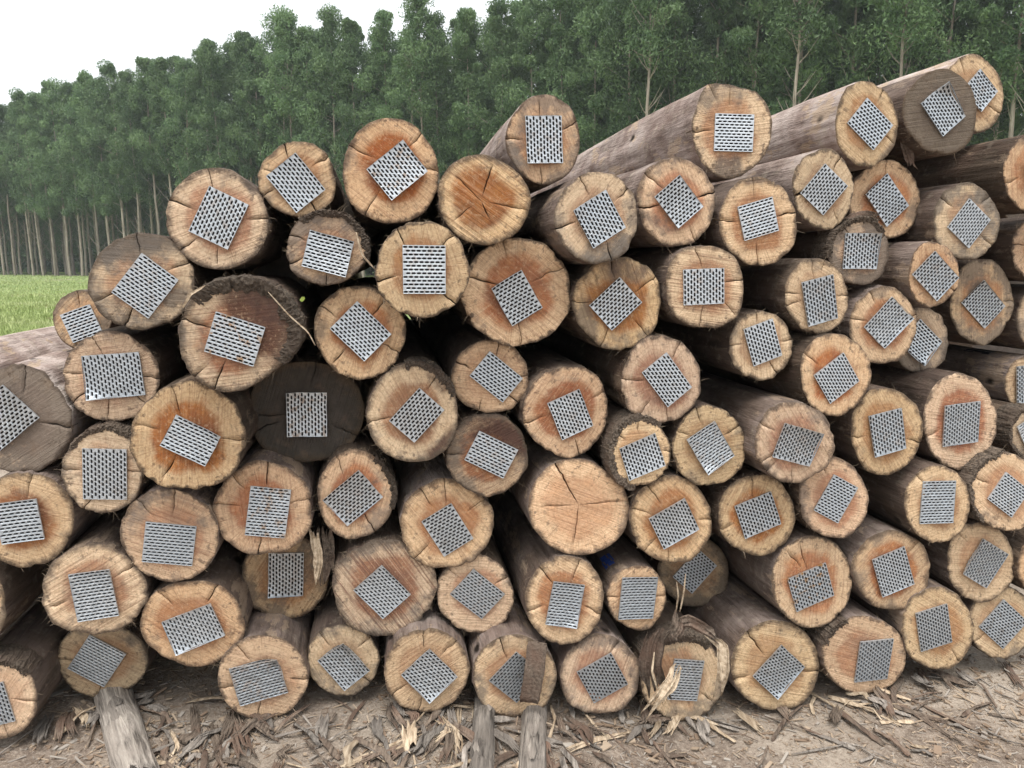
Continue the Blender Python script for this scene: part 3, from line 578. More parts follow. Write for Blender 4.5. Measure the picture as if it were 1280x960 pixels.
def make_tree(seed, H, base, width, nclump, leaves, bare=0):
    """meshes of one tree: (trunk with limbs, crown). base: height fraction where foliage starts"""
    rng = random.Random(seed)
    nr = np.random.default_rng(seed)
    V, F = [], []
    pts = [Vector((0, 0, -0.3))]
    x = y = 0
    K = 9
    for k in range(1, K):
        x += rng.gauss(0, .07); y += rng.gauss(0, .07)
        pts.append(Vector((x, y, H * 0.97 * k / (K - 1))))
    rads = [0.15 * (1 - 0.93 * k / (K - 1)) + .012 for k in range(K)]
    tube(V, F, pts, rads, 8)
    def trunk_at(h):
        t = max(0, min(.999, h / (H * .97))) * (K - 1); k = int(t)
        return pts[k].lerp(pts[min(k + 1, K - 1)], t - k)
    for _ in range(bare):
        h = rng.uniform(base * .35, base * 1.15) * H
        p = trunk_at(h); a = rng.uniform(0, 6.28); ln = rng.uniform(1.0, 2.6)
        q = p + Vector((math.cos(a) * ln * .6, math.sin(a) * ln * .6, ln * .75))
        tube(V, F, [p, p.lerp(q, .5) + Vector((0, 0, -.12)), q], [.035, .022, .008], 4)
    C = []
    for k in range(nclump):
        t = (k + rng.random()) / nclump
        h = H * (base + (1 - base) * t ** 0.92)
        prof = width * (0.55 + 0.55 * math.sin(math.pi * min(1, t * 1.05) ** .8)) * (1 - 0.62 * t ** 2.2)
        a = k * 2.4 + rng.uniform(-.7, .7)
        rr = prof * rng.uniform(.15, 1.0)
        p = trunk_at(h - rr * .5)
        c = trunk_at(h) + Vector((math.cos(a) * rr, math.sin(a) * rr, 0))
        sz = rng.choice((rng.uniform(.45, .8), rng.uniform(.9, 1.5))) * (1 - .25 * t)
        C.append((c, sz))
        tube(V, F, [p, p.lerp(c, .6) + Vector((0, 0, -.05)), c], [.03 * (1.2 - t), .018, .006], 4)
    LV, LF = [], []
    per = leaves // nclump
    cen = np.concatenate([np.repeat(np.array([[*c]]), per, 0) for c, s in C])
    sz = np.concatenate([np.full(per, s) for c, s in C])
    n = len(cen)
    d = nr.normal(size=(n, 3)); d /= np.linalg.norm(d, axis=1)[:, None]
    rr = nr.random(n) ** 0.45
    pos = cen + d * (rr * sz)[:, None] * np.array([1.0, 1.0, 0.85])
    pos[:, 2] -= np.abs(nr.normal(0, .10, n))
    ax = nr.normal(size=(n, 3)) + np.array([0, 0, -0.9]); ax /= np.linalg.norm(ax, axis=1)[:, None]   # drooping
    sd = np.cross(ax, nr.normal(size=(n, 3))); sd /= np.linalg.norm(sd, axis=1)[:, None]
    ln = nr.uniform(.09, .19, n)[:, None]; wd = nr.uniform(.028, .055, n)[:, None]
    v = np.empty((n, 4, 3))
    v[:, 0] = pos - ax * ln; v[:, 1] = pos + sd * wd; v[:, 2] = pos + ax * ln; v[:, 3] = pos - sd * wd
    LV = v.reshape(-1, 3).tolist()
    LF = [(4 * k, 4 * k + 1, 4 * k + 2, 4 * k + 3) for k in range(n)]
    return mesh('trunk', V, F, [M_TRUNK]), mesh('crown', LV, LF, [M_LEAF], smooth=False)

FRONT = [make_tree(10 + k, 22.0, b, w, nc, 17000, bare) for k, (b, w, nc, bare) in enumerate(
    ((.38, 2.3, 40, 10), (.48, 1.9, 32, 14), (.33, 2.6, 44, 8), (.44, 2.1, 30, 16), (.36, 2.8, 46, 9)))]
BACK = [make_tree(40 + k, 22.0, .16, 2.2, 60, 11000, 10) for k in range(2)]
LONE = make_tree(77, 22.0, .62, 1.7, 60, 9000, 34)

def plant(meshes, loc, h, rot, label, group, tilt=(0, 0)):
    r = empty('eucalyptus_tree', loc, (tilt[0], tilt[1], rot))
    s = h / 22.0
    r.scale = (s, s, s)
    tag(r, label, 'tree', group)
    obj('trunk', meshes[0], r); obj('crown', meshes[1], r)
    return r

trng = random.Random(3)
LA, LB = Vector((-108, 117.2, 0)), Vector((52, 29.4, 0))        # front edge of the plantation
along = (LB - LA).normalized(); inward = Vector((-along.y, along.x, 0))
if inward.y < 0: inward = -inward
length = (LB - LA).length
for row in range(5):
    k = 0
    t = trng.uniform(0, 2)
    while t < length:
        p = LA + along * (t + trng.uniform(-.5, .5)) + inward * (row * 3.3 + trng.uniform(-.4, .4))
        sp = 2.7 if row < 3 else 3.9
        t += sp
        ax = p.x / p.y
        if ax < -0.80 or ax > 0.80: continue
        big = 22.9 + 1.1 * mnoise.noise(Vector((p.x * .09, p.y * .09, 7))) + trng.gauss(0, .6)
        px = 640 + FPX * ax
        big += float(np.interp(px, [0, 120, 220, 330, 400, 520, 620, 700, 780, 850], [-2.8, -1.5, -1.3, -0.6, -0.5, -2.3, -2.0, -1.3, 0.6, 1.5]))
        zz = ground_z(p.x, p.y)
        proto = FRONT[trng.choice((1, 3)) if px > 860 and trng.random() < .75 else trng.randrange(5)] if row < 3 else BACK[trng.randrange(2)]
        plant(proto, (p.x, p.y, zz), big, trng.uniform(0, 6.28),
              'tall slender eucalyptus in the dense plantation behind the log pile', 'plantation trees behind the log pile',
              (trng.gauss(0, .012), trng.gauss(0, .012)))
for px, dist_in, lab in ((385, -1.0, 'pale trunked eucalyptus rising behind the small top-row diamond-plated log'),
                         (546, -1.4, 'thin straight eucalyptus trunk right of the large orange-red top-row log'),
                         (818, -3.2, 'eucalyptus with bare branching trunk left of the big angular top log'),
                         (986, -3.4, 'slim eucalyptus trunk with spread bare twigs right of the big angular top log'),
                         (1107, -3.6, 'forked eucalyptus trunk rising behind the long tan-flanked top log'),
                         (1262, -3.0, 'bare eucalyptus trunk right of the topmost cream log')):
    a = (px - 640) / FPX
    # where the sight line meets the front edge
    t = (LA.x - a * LA.y) / (a * along.y - along.x)
    p = LA + along * t + inward * dist_in
    plant(LONE, (p.x, p.y, ground_z(p.x, p.y)), 22.5 + trng.uniform(-1, 1), trng.uniform(0, 6.28), lab, 'plantation trees behind the log pile')

def deep_wood():
    """the inside of the plantation behind the rows one can tell apart"""
    rng = np.random.default_rng(12)
    V, F, MI = [], [], []
    for row in range(6, 13):
        t = rng.uniform(0, 3)
        while t < length:
            p = LA + along * (t + rng.uniform(-.6, .6)) + inward * (row * 3.4)
            t += 4.4
            if abs(p.x / p.y) > .82: continue
            h = rng.uniform(18, 21); z0 = ground_z(p.x, p.y)
            b = len(F)
            tube(V, F, [Vector((p.x, p.y, z0 - .3)), Vector((p.x, p.y, z0 + h))], [.15, .03], 5)
            MI += [0] * (len(F) - b)
            n = 420
            hh = np.concatenate([rng.uniform(.3, 5, 170), rng.uniform(2, h, n - 170)])
            a = rng.uniform(0, 6.28, n); r = rng.uniform(0.1, 2.4, n)
            for k in range(n):
                c = np.array([p.x + math.cos(a[k]) * r[k], p.y + math.sin(a[k]) * r[k], z0 + hh[k]])
                d1 = rng.normal(size=3) * .28; d2 = rng.normal(size=3) * .28
                q = len(V)
                V += [tuple(c - d1), tuple(c + d2), tuple(c + d1), tuple(c - d2)]
                F.append((q, q + 1, q + 2, q + 3)); MI.append(1)
    tag(obj('deep_wood', mesh('deep_wood', V, F, [M_TRUNK, M_LEAF], smooth=False, matidx=MI)),
        'dim interior of the plantation seen between the front trunks', 'wood', kind='stuff')
deep_wood()
# ---------------------------------------------------------------- log pile
AXIS_YAW, FACE_YAW, PILE_YAW, PILE_D = R(10.5), R(9.5), R(8.0), 2.6
def cam_ray(px, py):
    """direction through a point of the 1280x960 photograph"""
    x, y = (px - 640) / FPX, (480 - py) / FPX
    return Vector((x, math.cos(PITCH) + y * math.sin(PITCH), -math.sin(PITCH) + y * math.cos(PITCH)))
CAM = Vector((0, 0, CAMH))

PLATES = {}
def plate_mesh(nc, nr):
    """punched nail plate, nc columns x nr staggered slots, 1 x 1 in plan, real thickness"""
    key = (nc, nr)
    if key in PLATES: return PLATES[key]
    V, F, MI = [], [], []
    cw, ch = 1.0 / nc, 1.0 / nr
    T = 0.0022
    def quad(pts, mi=0):
        b = len(V); V.extend(pts); F.append(tuple(range(b, b + len(pts)))); MI.append(mi)
    def solid(x0, x1, y0, y1):
        quad([(x0, y0, T), (x1, y0, T), (x1, y1, T), (x0, y1, T)])
    for i in range(nc):
        x0 = -0.5 + i * cw; x1 = x0 + cw; xm = (x0 + x1) / 2
        stag = i % 2
        cells = nr - stag
        y = -0.5
        if stag:
            solid(x0, x1, y, y + ch / 2); y += ch / 2
        for j in range(cells):
            y0, y1 = y, y + ch; ym = (y0 + y1) / 2
            hw, hl, hp = cw * 0.285, ch * 0.24, ch * 0.465
            ring = [(xm, ym + hp), (xm + hw, ym + hl), (xm + hw, ym - hl), (xm, ym - hp), (xm - hw, ym - hl), (xm - hw, ym + hl)]
            b = len(V)
            V.extend([(xm, y1, T), (x1, y1, T), (x1, y0, T), (xm, y0, T), (x0, y0, T), (x0, y1, T)])      # b..b+5
            V.extend([(p[0], p[1], T + dz) for p, dz in zip(ring, (0, .0004, .0003, -.0004, -.0008, -.0008))])                                               # b+6..b+11
            V.extend([(p[0], p[1], -0.0032) for p in ring])                                                  # b+12..
            o = [b + k for k in range(6)]; r = [b + 6 + k for k in range(6)]; d = [b + 12 + k for k in range(6)]
            for fq in ((o[0], r[0], r[1], o[1]), (o[1], r[1], r[2], o[2]), (o[2], r[2], r[3], o[3]),
                       (o[3], r[3], r[4], o[4]), (o[4], r[4], r[5], o[5]), (o[5], r[5], r[0], o[0])):
                F.append(fq); MI.append(0)
            for k in range(6):
                F.append((r[k], d[k], d[(k + 1) % 6], r[(k + 1) % 6])); MI.append(0)
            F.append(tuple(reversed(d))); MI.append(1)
            y = y1
        if stag:
            solid(x0, x1, y, 0.5)
    for (a, b_) in (((-.5, -.5), (.5, -.5)), ((.5, -.5), (.5, .5)), ((.5, .5), (-.5, .5)), ((-.5, .5), (-.5, -.5))):
        quad([(a[0], a[1], T), (a[0], a[1], -0.004), (b_[0], b_[1], -0.004), (b_[0], b_[1], T)])
    # consistent upward winding
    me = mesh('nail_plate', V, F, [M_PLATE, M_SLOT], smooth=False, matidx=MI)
    bm = bmesh.new(); bm.from_mesh(me)
    for fc in bm.faces:
        if abs(fc.normal.z) > 0.6 and fc.normal.z < 0: fc.normal_flip()
    bm.to_mesh(me); bm.free()
    PLATES[key] = me
    return me

# outlines that are far from round: (angle, radius factor)
WARP = {35, 56, 79, 40, 68, 3, 36}
SHAPES = {
 65: [(0, 1.0), (30, 1.06), (52, 1.05), (75, .93), (100, .98), (122, 1.12), (150, .98), (180, .98), (215, .97), (245, .98), (270, .99), (300, .93), (330, .97)],
 61: [(0, .96), (40, 1.04), (90, .98), (135, 1.03), (180, .98), (225, 1.04), (270, .97), (318, 1.10)],
 32: [(0, 1.0), (25, .97), (50, .90), (75, .97), (110, 1.02), (140, 1.03), (180, 1.0), (225, .98), (270, 1.0), (315, 1.0)],
 6:  [(0, 1.0), (25, .98), (60, 1.02), (100, 1.0), (135, 1.04), (180, 1.0), (225, 1.02), (260, 1.02), (300, .86), (325, .86)],
 24: [(0, 1.0), (40, .97), (90, .97), (130, 1.03), (180, .97), (225, 1.04), (250, 1.0), (290, .98), (320, 1.02)],
 41: [(0, 1.0), (45, 1.0), (90, 1.0), (135, 1.0), (180, 1.0), (225, 1.02), (270, 1.0), (315, 1.04)],
 15: [(0, 1.0), (35, .95), (60, .95), (75, 1.0), (135, 1.02), (180, 1.0), (235, 1.0), (300, 1.03)],
 18: [(0, 1.0), (40, .94), (80, 1.0), (115, 1.02), (145, .97), (180, .95), (225, 1.04), (270, 1.0), (315, 1.04)],
 19: [(0, 1.03), (40, .93), (70, .93), (95, 1.0), (140, 1.04), (180, 1.0), (230, 1.0), (270, 1.0), (315, 1.02)],
 20: [(0, 1.0), (45, 1.0), (90, 1.0), (135, .94), (180, .98), (225, .93), (270, 1.0), (315, 1.03)],
 34: [(0, 1.0), (90, 1.0), (180, 1.0), (225, 1.04), (270, 1.0), (315, 1.02)],
 45: [(0, 1.0), (45, .97), (90, 1.0), (135, 1.03), (180, 1.0), (225, 1.0), (270, 1.0), (310, 1.04), (335, .97)],
 25: [(0, .98), (35, 1.0), (70, 1.03), (110, 1.0), (150, .97), (180, 1.0), (225, 1.03), (270, 1.0), (320, 1.04)],
 30: [(0, 1.0), (40, .97), (75, 1.02), (110, 1.0), (140, .94), (180, .97), (225, 1.0), (255, 1.02), (300, .98)],
 12: [(0, 1.0), (45, 1.0), (90, 1.0), (135, 1.05), (180, 1.0), (225, .98), (270, 1.0), (300, .94), (330, .98)],
 35: [(0, 1.02), (45, 1.0), (90, 1.0), (135, .98), (180, 1.0), (225, 1.0), (250, 1.0), (290, .98), (330, 1.0)],
}
BLUE = mat_simple('blue_spray_paint', (0.01, 0.03, 0.16), (0.03, 0.07, 0.30), (60, 60, 60))
BLACKP = mat_simple('black_marker_paint', (0.012, 0.012, 0.014), (0.03, 0.03, 0.035), (60, 60, 60))

# stained or weathered patches of a cut face: (angle, angular half width, inner radius, outer radius, strength)
STAINS = {6: [(35, 100, .10, 1.1, 1.3)], 24: [(200, 60, .3, 1.1, .3)], 19: [(250, 90, .1, .8, .4)], 65: [(265, 38, .45, 1.1, .9)], 63: [(285, 55, .5, 1.1, .75)], 77: [(125, 70, .2, .62, .9)], 2: [(110, 75, .6, 1.1, .8)],
          60: [(80, 60, .45, 1.1, .7)], 41: [(100, 120, .55, 1.1, .5)], 66: [(95, 25, .75, 1.1, .8)], 64: [(250, 70, .5, 1.1, .45)], 17: [(60, 90, .4, 1.1, .7)],
          20: [(215, 45, .6, 1.1, .6)], 67: [(325, 40, .75, 1.1, .8)], 72: [(20, 80, .45, 1.1, .6)], 15: [(48, 16, .8, 1.1, .8), (215, 14, .8, 1.1, .8), (110, 12, .85, 1.1, .8)],
          46: [(140, 25, .85, 1.1, 1.0)], 82: [(70, 14, .5, .75, .7)], 42: [(30, 60, .6, 1.1, .4)], 10: [(20, 40, .6, 1.1, .35)], 25: [(315, 35, .7, 1.1, .7), (50, 30, .65, 1.1, .7)],
          28: [(60, 90, .3, 1.1, .8)], 34: [(20, 70, .3, 1.1, .7)], 80: [(320, 14, .85, 1.1, 1.0)], 33: [(30, 50, .5, 1.1, .3)], 9: [(120, 50, .75, 1.1, .5)], 35: [(60, 20, .8, 1.1, .5)]}
PALE = {4: .95, 65: .85, 67: .9, 69: .95, 70: .8, 89: .95, 20: .8, 29: .7, 31: .75, 37: .6, 41: .7, 42: .7, 39: .3, 64: .7, 32: .5, 35: .5, 45: .5, 46: .5, 49: .35, 9: .7, 83: .5, 73: 0, 72: .2, 77: .1, 76: .4, 78: .5, 47: .4, 50: .4, 51: .3, 57: .35, 85: .1, 8: .4}
def build_log(i):
    cx, cy, rx, ry, m, plate, heart, grey, saw, bark, fib, slot, cracks, label = LOGS[i]
    rng = random.Random(1000 + i)
    yaw = AXIS_YAW + R(rng.uniform(-1.0, 1.0))
    ray = cam_ray(cx, cy)
    s = PILE_D / (ray.y - math.tan(PILE_YAW) * ray.x) * m
    P = CAM + ray * s
    root = empty('log', P, (0, 0, yaw))
    tag(root, label, 'log', 'cut logs stacked in the pile')
    Rm = Matrix.Rotation(yaw, 3, 'Z'); Ri = Rm.transposed()
    ft = math.tan(FACE_YAW - yaw + R(rng.uniform(-3, 3)))
    fz = math.tan(R(rng.uniform(-3, 3)))
    oc = Ri @ (CAM - P)
    def to_face(px, py):
        d = Ri @ cam_ray(px, py)
        t = -(oc.y - ft * oc.x - fz * oc.z) / (d.y - ft * d.x - fz * d.z)
        q = oc + d * t
        return q.x, q.z
    # outline as a function of angle
    ph = [rng.uniform(0, 6.28) for _ in range(5)]
    am = [rng.uniform(.2, 1) * a for a in (.032, .032, .022, .012, .010)]
    shp = SHAPES.get(i)
    if shp:
        sa = [a for a, _ in shp] + [shp[0][0] + 360]; sr = [r for _, r in shp] + [shp[0][1]]
    chips_ = [(rng.uniform(0, 6.28), rng.uniform(.04, .11), rng.uniform(.012, .05)) for _ in range(rng.randrange(3, 8))]
    def rho(th):
        r = 1.0 + sum(a * math.sin(k * th + p) for a, p, k in zip(am, ph, (2, 3, 5, 9, 14)))
        r += 0.020 * mnoise.noise(Vector((math.cos(th) * 6, math.sin(th) * 6, i * 3.1)))
        for ca, cw_, cd_ in chips_:
            da = abs((th - ca + math.pi) % (2 * math.pi) - math.pi)
            if da < cw_: r -= cd_ * (1 - da / cw_) ** .7
        if shp:
            r = r * 0.5 + 0.5
            r *= float(np.interp(math.degrees(th) % 360, sa, sr))
        return r
    def outline(th):
        r = rho(th)
        return to_face(cx + rx * r * math.cos(th), cy - ry * r * math.sin(th))
    pith = (rng.uniform(-.012, .012), rng.uniform(-.012, .012))
    rmean = sum(math.hypot(*outline(k * math.pi / 8)) for k in range(16)) / 16

    # ---- cut face: polar grid with the splits sunk into it
    rings = [.035, .1, .18, .27, .36, .45, .54, .63, .72, .80, .87, .93, .985, 1.0]
    ck = [(math.radians(a) % (2 * math.pi), r0, r1, w / 1000.0 * rng.uniform(.55, .98)) for a, r0, r1, w in cracks]
    cols = []                                    # (angle, crack index, side)
    NA = 100
    for k in range(NA):
        th = 2 * math.pi * k / NA
        if all(abs((th - c[0] + math.pi) % (2 * math.pi) - math.pi) > 0.10 for c in ck):
            cols.append((th, -1, 0))
    for ci, c in enumerate(ck):
        for sd in (-1, 0, 1):
            cols.append(((c[0] + sd * 0.07) % (2 * math.pi), ci, sd))
    cols.sort()
    # fix wrap order of crack columns near 0
    nC = len(cols)
    jit = [[rng.gauss(0, 1) for _ in rings] for _ in ck]
    for row in jit:
        acc = 0
        for k in range(len(row)):
            acc = acc * 0.7 + row[k] * 0.016; row[k] = acc
    V, F, POL = [], [], []
    def yface(x, z, bumpy=True):
        y = ft * x + fz * z
        if bumpy:
            y += 0.0022 * mnoise.noise(Vector((x * 18 + i, z * 18, 1))) + 0.0012 * mnoise.noise(Vector((x * 60 + i, z * 60, 4)))
        return y
    V.append((pith[0], yface(*pith), pith[1])); POL.append((1, 0, 0))
    for ri, fr in enumerate(rings):
        for th, ci, sd in cols:
            a, dep = th, 0.0
            if ci >= 0:
                c0, r0, r1, w = ck[ci]
                rr = max(fr * rmean, .012)
                prof = 0.0
                if r0 <= fr <= r1 + 1e-6:
                    q = (fr - r0) / max(1e-6, r1 - r0)
                    prof = min(1.0, q * 3.0 + 0.05) * (1.0 if r1 >= .99 else min(1.0, (1 - q) * 4 + .05))
                    if r0 < .05: prof = min(1.0, 0.5 + q * 0.8) * (1.0 if r1 >= .99 else min(1.0, (1 - q) * 3 + .1))
                ww = 0.0008 + w * prof * (0.75 + 0.5 * abs(mnoise.noise(Vector((fr * 9, ci, i)))))
                a = c0 + jit[ci][ri] * (0 if fr < .08 else 1) + sd * min(.1, ww / 2 / rr)
                if sd == 0: dep = prof * min(0.07, w * 14 + .012)
            ox, oz = outline(a)
            x = pith[0] + (ox - pith[0]) * fr; z = pith[1] + (oz - pith[1]) * fr
            y = yface(x, z) + dep
            if fr == 1.0: y += 0.0012 + 0.002 * rng.random()
            V.append((x, y, z)); POL.append((math.cos(a), math.sin(a), fr))
    for k in range(nC):
        F.append((0, 1 + (k + 1) % nC, 1 + k)[::-1])
    for ri in range(len(rings) - 1):
        b0, b1 = 1 + ri * nC, 1 + (ri + 1) * nC
        for k in range(nC):
            k2 = (k + 1) % nC
            F.append((b0 + k, b0 + k2, b1 + k2, b1 + k))
    me = mesh('cut_face', V, F, [M_FACE])
    sm = [True] * len(F)
    for k in range(nC):
        if cols[k][1] >= 0 and cols[(k + 1) % nC][1] == cols[k][1]:
            for ri in range(len(rings)): sm[ri * nC + k] = False
    me.polygons.foreach_set('use_smooth', sm)
    at = me.attributes.new('polar', 'FLOAT_VECTOR', 'POINT')
    at.data.foreach_set('vector', [c for p in POL for c in p])
    sv = []
    for cth, sth, fr in POL:
        a = math.degrees(math.atan2(sth, cth)); v = 0.0
        for a0, aw, r0, r1, k in STAINS.get(i, ()):
            da = abs((a - a0 + 180) % 360 - 180)
            q = max(0.0, min(1.0, (aw - da) / (aw * .45))) * max(0.0, min(1.0, (fr - r0) / .14)) * max(0.0, min(1.0, (r1 - fr) / .14))
            v = max(v, k * q)
        sv.append(v)
    st = me.attributes.new('stain', 'FLOAT', 'POINT')
    st.data.foreach_set('value', sv)
    bm = bmesh.new(); bm.from_mesh(me)
    bmesh.ops.recalc_face_normals(bm, faces=bm.faces)
    if sum(fc.normal.y for fc in bm.faces) > 0:
        bmesh.ops.reverse_faces(bm, faces=bm.faces)
    bm.to_mesh(me); bm.free()
    o = obj('cut_face', me, root)
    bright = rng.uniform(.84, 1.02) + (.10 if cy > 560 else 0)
    o.color = (heart, grey, min(1, saw + .15), {32: 1.25, 19: 1.0, 6: .85, 28: .75, 12: .8, 34: .8, 44: .75}.get(i, bright))  # recessed logs: their shade is painted in as lower face brightness

    # ---- stem (flank)
    NB = 120
    ys = [0.0015, 0.005, .014, .03, .05, .075, .10, .13, .17, .21, .26, .32, .40, .50, .65, .85, 1.1, 1.5, 2.0, 2.7, 3.5, 4.4, 5.6]
    ol = [outline(2 * math.pi * k / NB) for k in range(NB)]
    V, F = [], []
    bend = (rng.uniform(-.025, .025), rng.uniform(-.025, .012))
    for yi, y in enumerate(ys):
        sc = [.994, 1.0, 1.0][yi] if yi < 3 else 1.0
        taper = 1 - 0.012 * y
        blend = max(0.0, 1 - y / 0.6)
        for k, (x, z) in enumerate(ol):
            th = 2 * math.pi * k / NB
            n = 0.028 * mnoise.noise(Vector((math.cos(th) * 2.2, math.sin(th) * 2.2, y * 2.5 + i * 7)))
            n += 0.018 * mnoise.noise(Vector((math.cos(th) * 7, math.sin(th) * 7, y * 5 + i * 7)))
            n += 0.016 * mnoise.noise(Vector((math.cos(th) * 18, math.sin(th) * 18, y * 1.6 + i * 3))) * (1 if yi >= 2 else .2)
            if yi >= 2:
                n += bark * 0.035 * abs(mnoise.noise(Vector((math.cos(th) * 11, math.sin(th) * 11, y * 14 + i * 5))))
                n += bark * 0.02 * (mnoise.noise(Vector((math.cos(th) * 25, math.sin(th) * 25, y * 30 + i * 5))))
                n += bark * 0.012 * (0.3 if bark < .9 else 1.0)
            f = sc * taper * (1 + n * (1 if yi >= 2 else .25))
            V.append((x * f + bend[0] * y * y * .2, y + blend * (ft * x + fz * z), z * f + bend[1] * y * y * .2))
    for yi in range(len(ys) - 1):
        for k in range(NB):
            k2 = (k + 1) % NB
            F.append((yi * NB + k, yi * NB + k2, (yi + 1) * NB + k2, (yi + 1) * NB + k))
    F.append(tuple((len(ys) - 1) * NB + k for k in range(NB)))
    mats = [M_STEM]; mi = None
    if i in (40, 83):
        mats.append(BLUE if i == 40 else BLACKP); mi = [0] * len(F)
        for yi in range(len(ys) - 1):
            for k in range(NB):
                a = 360 * k / NB
                if i == 40 and 118 < a < 142 and 5 <= yi <= 7 and (k * 7 + yi * 3) % 5 > 0: mi[yi * NB + k] = 1
                if i == 83 and 95 < a < 118 and 8 <= yi <= 10 and (k * 7 + yi * 3) % 4 > 0: mi[yi * NB + k] = 1
    me = mesh('stem', V, F, mats, matidx=mi)
    bm = bmesh.new(); bm.from_mesh(me); bmesh.ops.recalc_face_normals(bm, faces=bm.faces); bm.to_mesh(me); bm.free()
    o = obj('stem', me, root)
    o.color = (PALE.get(i, rng.choice((0, .1, .2))), grey, bark, 1)

    # ---- nail plate
    if plate:
        q = [Vector(to_face(*p)) for p in plate]
        c = (q[0] + q[1] + q[2] + q[3]) / 4
        e1 = ((q[1] - q[0]) + (q[2] - q[3])) / 2
        e2 = ((q[0] - q[3]) + (q[1] - q[2])) / 2
        w, h = e1.length, e2.length
        e1n = e1.normalized(); e2p = Vector((-e1n.y, e1n.x))
        if e2p.dot(e2) < 0: e2p = -e2p
        # share the skew between both edges
        e2n = (e2.normalized() + e2p).normalized(); e1n = Vector((e2n.y, -e2n.x))
        n = Vector((ft, -1, fz)).normalized()
        def up(v): return Vector((v.x, ft * v.x + fz * v.y, v.y))
        A = up(e1n); A.normalize(); B = n.cross(A)
        if B.dot(up(e2n)) < 0: B = -B
        if slot == 'h':
            A, B, w, h = B, -A, h, w
        if A.cross(B).dot(n) < 0: A = -A
        # a plate never sits perfectly flat
        tw, tl = rng.uniform(-.03, .03), rng.uniform(-.05, .05)
        A2 = (A + n * tw).normalized(); n2 = (n - A * tw + B * tl).normalized(); B2 = n2.cross(A2)
        nc, nr = max(7, round(w / 0.0114)), max(5, round(h / 0.0176))
        pm = plate_mesh(nc, nr)
        if i in WARP or rng.random() < .45:
            pm = pm.copy()
            kx, ky, kt = rng.uniform(-.006, .012), rng.uniform(-.005, .010), rng.uniform(-.01, .01)
            cs = rng.choice(((1, 1), (1, -1), (-1, 1), (-1, -1))); lift = rng.uniform(0, .016) * (2.2 if i in WARP else 1)
            for v in pm.vertices:
                q = v.co
                e = max(0.0, cs[0] * q.x + cs[1] * q.y - .55)
                v.co.z += abs(kx) * q.x * q.x * 2 + abs(ky) * q.y * q.y * 2 + e * e * lift * 5 + .0012 * mnoise.noise(Vector((q.x * 6, q.y * 6, i)))
                v.co.x += .012 * mnoise.noise(Vector((q.y * 3, i, 1))); v.co.y += .012 * mnoise.noise(Vector((q.x * 3, i, 7)))
        po = obj('nail_plate', pm, root)
        ctr = Vector((c.x, ft * c.x + fz * c.y, c.y)) + n * (0.0055 + 0.5 * max(abs(tw) * w, abs(tl) * h) * .6)
        M = Matrix.Identity(4)
        for r in range(3):
            M[r][0] = A2[r] * w; M[r][1] = B2[r] * h; M[r][2] = n2[r]; M[r][3] = ctr[r]
        po.matrix_local = M
        rust = {6: .9, 49: 1.0, 24: .6, 29: .7, 18: .6, 35: .5, 61: .4}.get(i, rng.choice((0, 0, 0, .15, .3)))
        po.color = (rust, 0, 0, 1)

    # ---- torn fibres along the rim
    if fib or i < 90:
        V, F = [], []
        c0 = rng.uniform(0, 6.28)
        for k in range(int(fib * 2.4) + 60):
            th = rng.gauss(c0 if rng.random() < .5 else c0 + 2.4, .8) if k >= 60 else rng.uniform(0, 6.28)
            if i in (6, 17, 74) and k >= 60: th = rng.gauss(R(75), .9)
            ox, oz = outline(th)
            d = Vector((math.cos(th), 0, math.sin(th)))
            tg = Vector((-math.sin(th), 0, math.cos(th)))
            ln = rng.expovariate(1 / 0.014) + .004
            ln = min(ln, .07 if k >= 60 else .018)
            p = Vector((ox, ft * ox + fz * oz + rng.uniform(.002, .02), oz)) - d * .003
            v = (d * rng.uniform(.2, 1) + tg * rng.uniform(-1.2, 1.2) + Vector((0, rng.uniform(-.7, .5), 0))).normalized()
            wv = (tg * rng.uniform(-1, 1) + Vector((0, rng.uniform(-1, 1), 0))).normalized() * rng.uniform(.0003, .0009) * (1 + (rng.random() < .05) * 1.5)
            prev = None
            for sgm in range(4):
                t = sgm / 3
                wq = wv * (1 - t * .8)
                b = len(V)
                V.append(tuple(p + wq)); V.append(tuple(p - wq))
                if prev is not None: F.append((prev, prev + 1, b + 1, b))
                prev = b
                p = p + v * ln / 3
                v = (v + Vector((rng.uniform(-.3, .3), rng.uniform(-.2, .2), rng.uniform(-.5, .15)))).normalized()
        fo = obj('bark_fibres', mesh('bark_fibres', V, F, [M_FIBRE]), root)
        fo['kind'] = 'stuff'

    # ---- rough bark left on the rim
    for (t0, t1, rin, rout, thick) in CRUST.get(i, ()):
        V, F = [], []
        NT_, NR_ = 90, 9
        for a in range(NT_ + 1):
            th = R(t0 + (t1 - t0) * a / NT_)
            edge = min(1.0, min(a, NT_ - a) / 8)
            ox, oz = outline(th)
            rr0 = rin + .07 * mnoise.noise(Vector((th * 3, i, 2))) + .05 * mnoise.noise(Vector((th * 11, i, 2)))
            for b in range(NR_ + 1):
                q = b / NR_
                if q < .6:
                    u = q / .6; f = rr0 + (rout - rr0) * u; y = -thick * math.sin(math.pi * min(1, u * 1.1 + .02) * .55) * edge
                else:
                    u = (q - .6) / .4; f = rout + .01 * u; y = -thick * edge * .9 + u * .10
                f *= 1 + .035 * mnoise.noise(Vector((th * 9, q * 5, i))) + .03 * mnoise.noise(Vector((th * 31, q * 9, i)))
                y += .006 * mnoise.noise(Vector((th * 25, q * 8, i + 9))) + .004 * mnoise.noise(Vector((th * 70, q * 20, i + 4)))
                x, z = ox * f, oz * f
                V.append((x, ft * x + fz * z + y, z))
        W_ = NR_ + 1
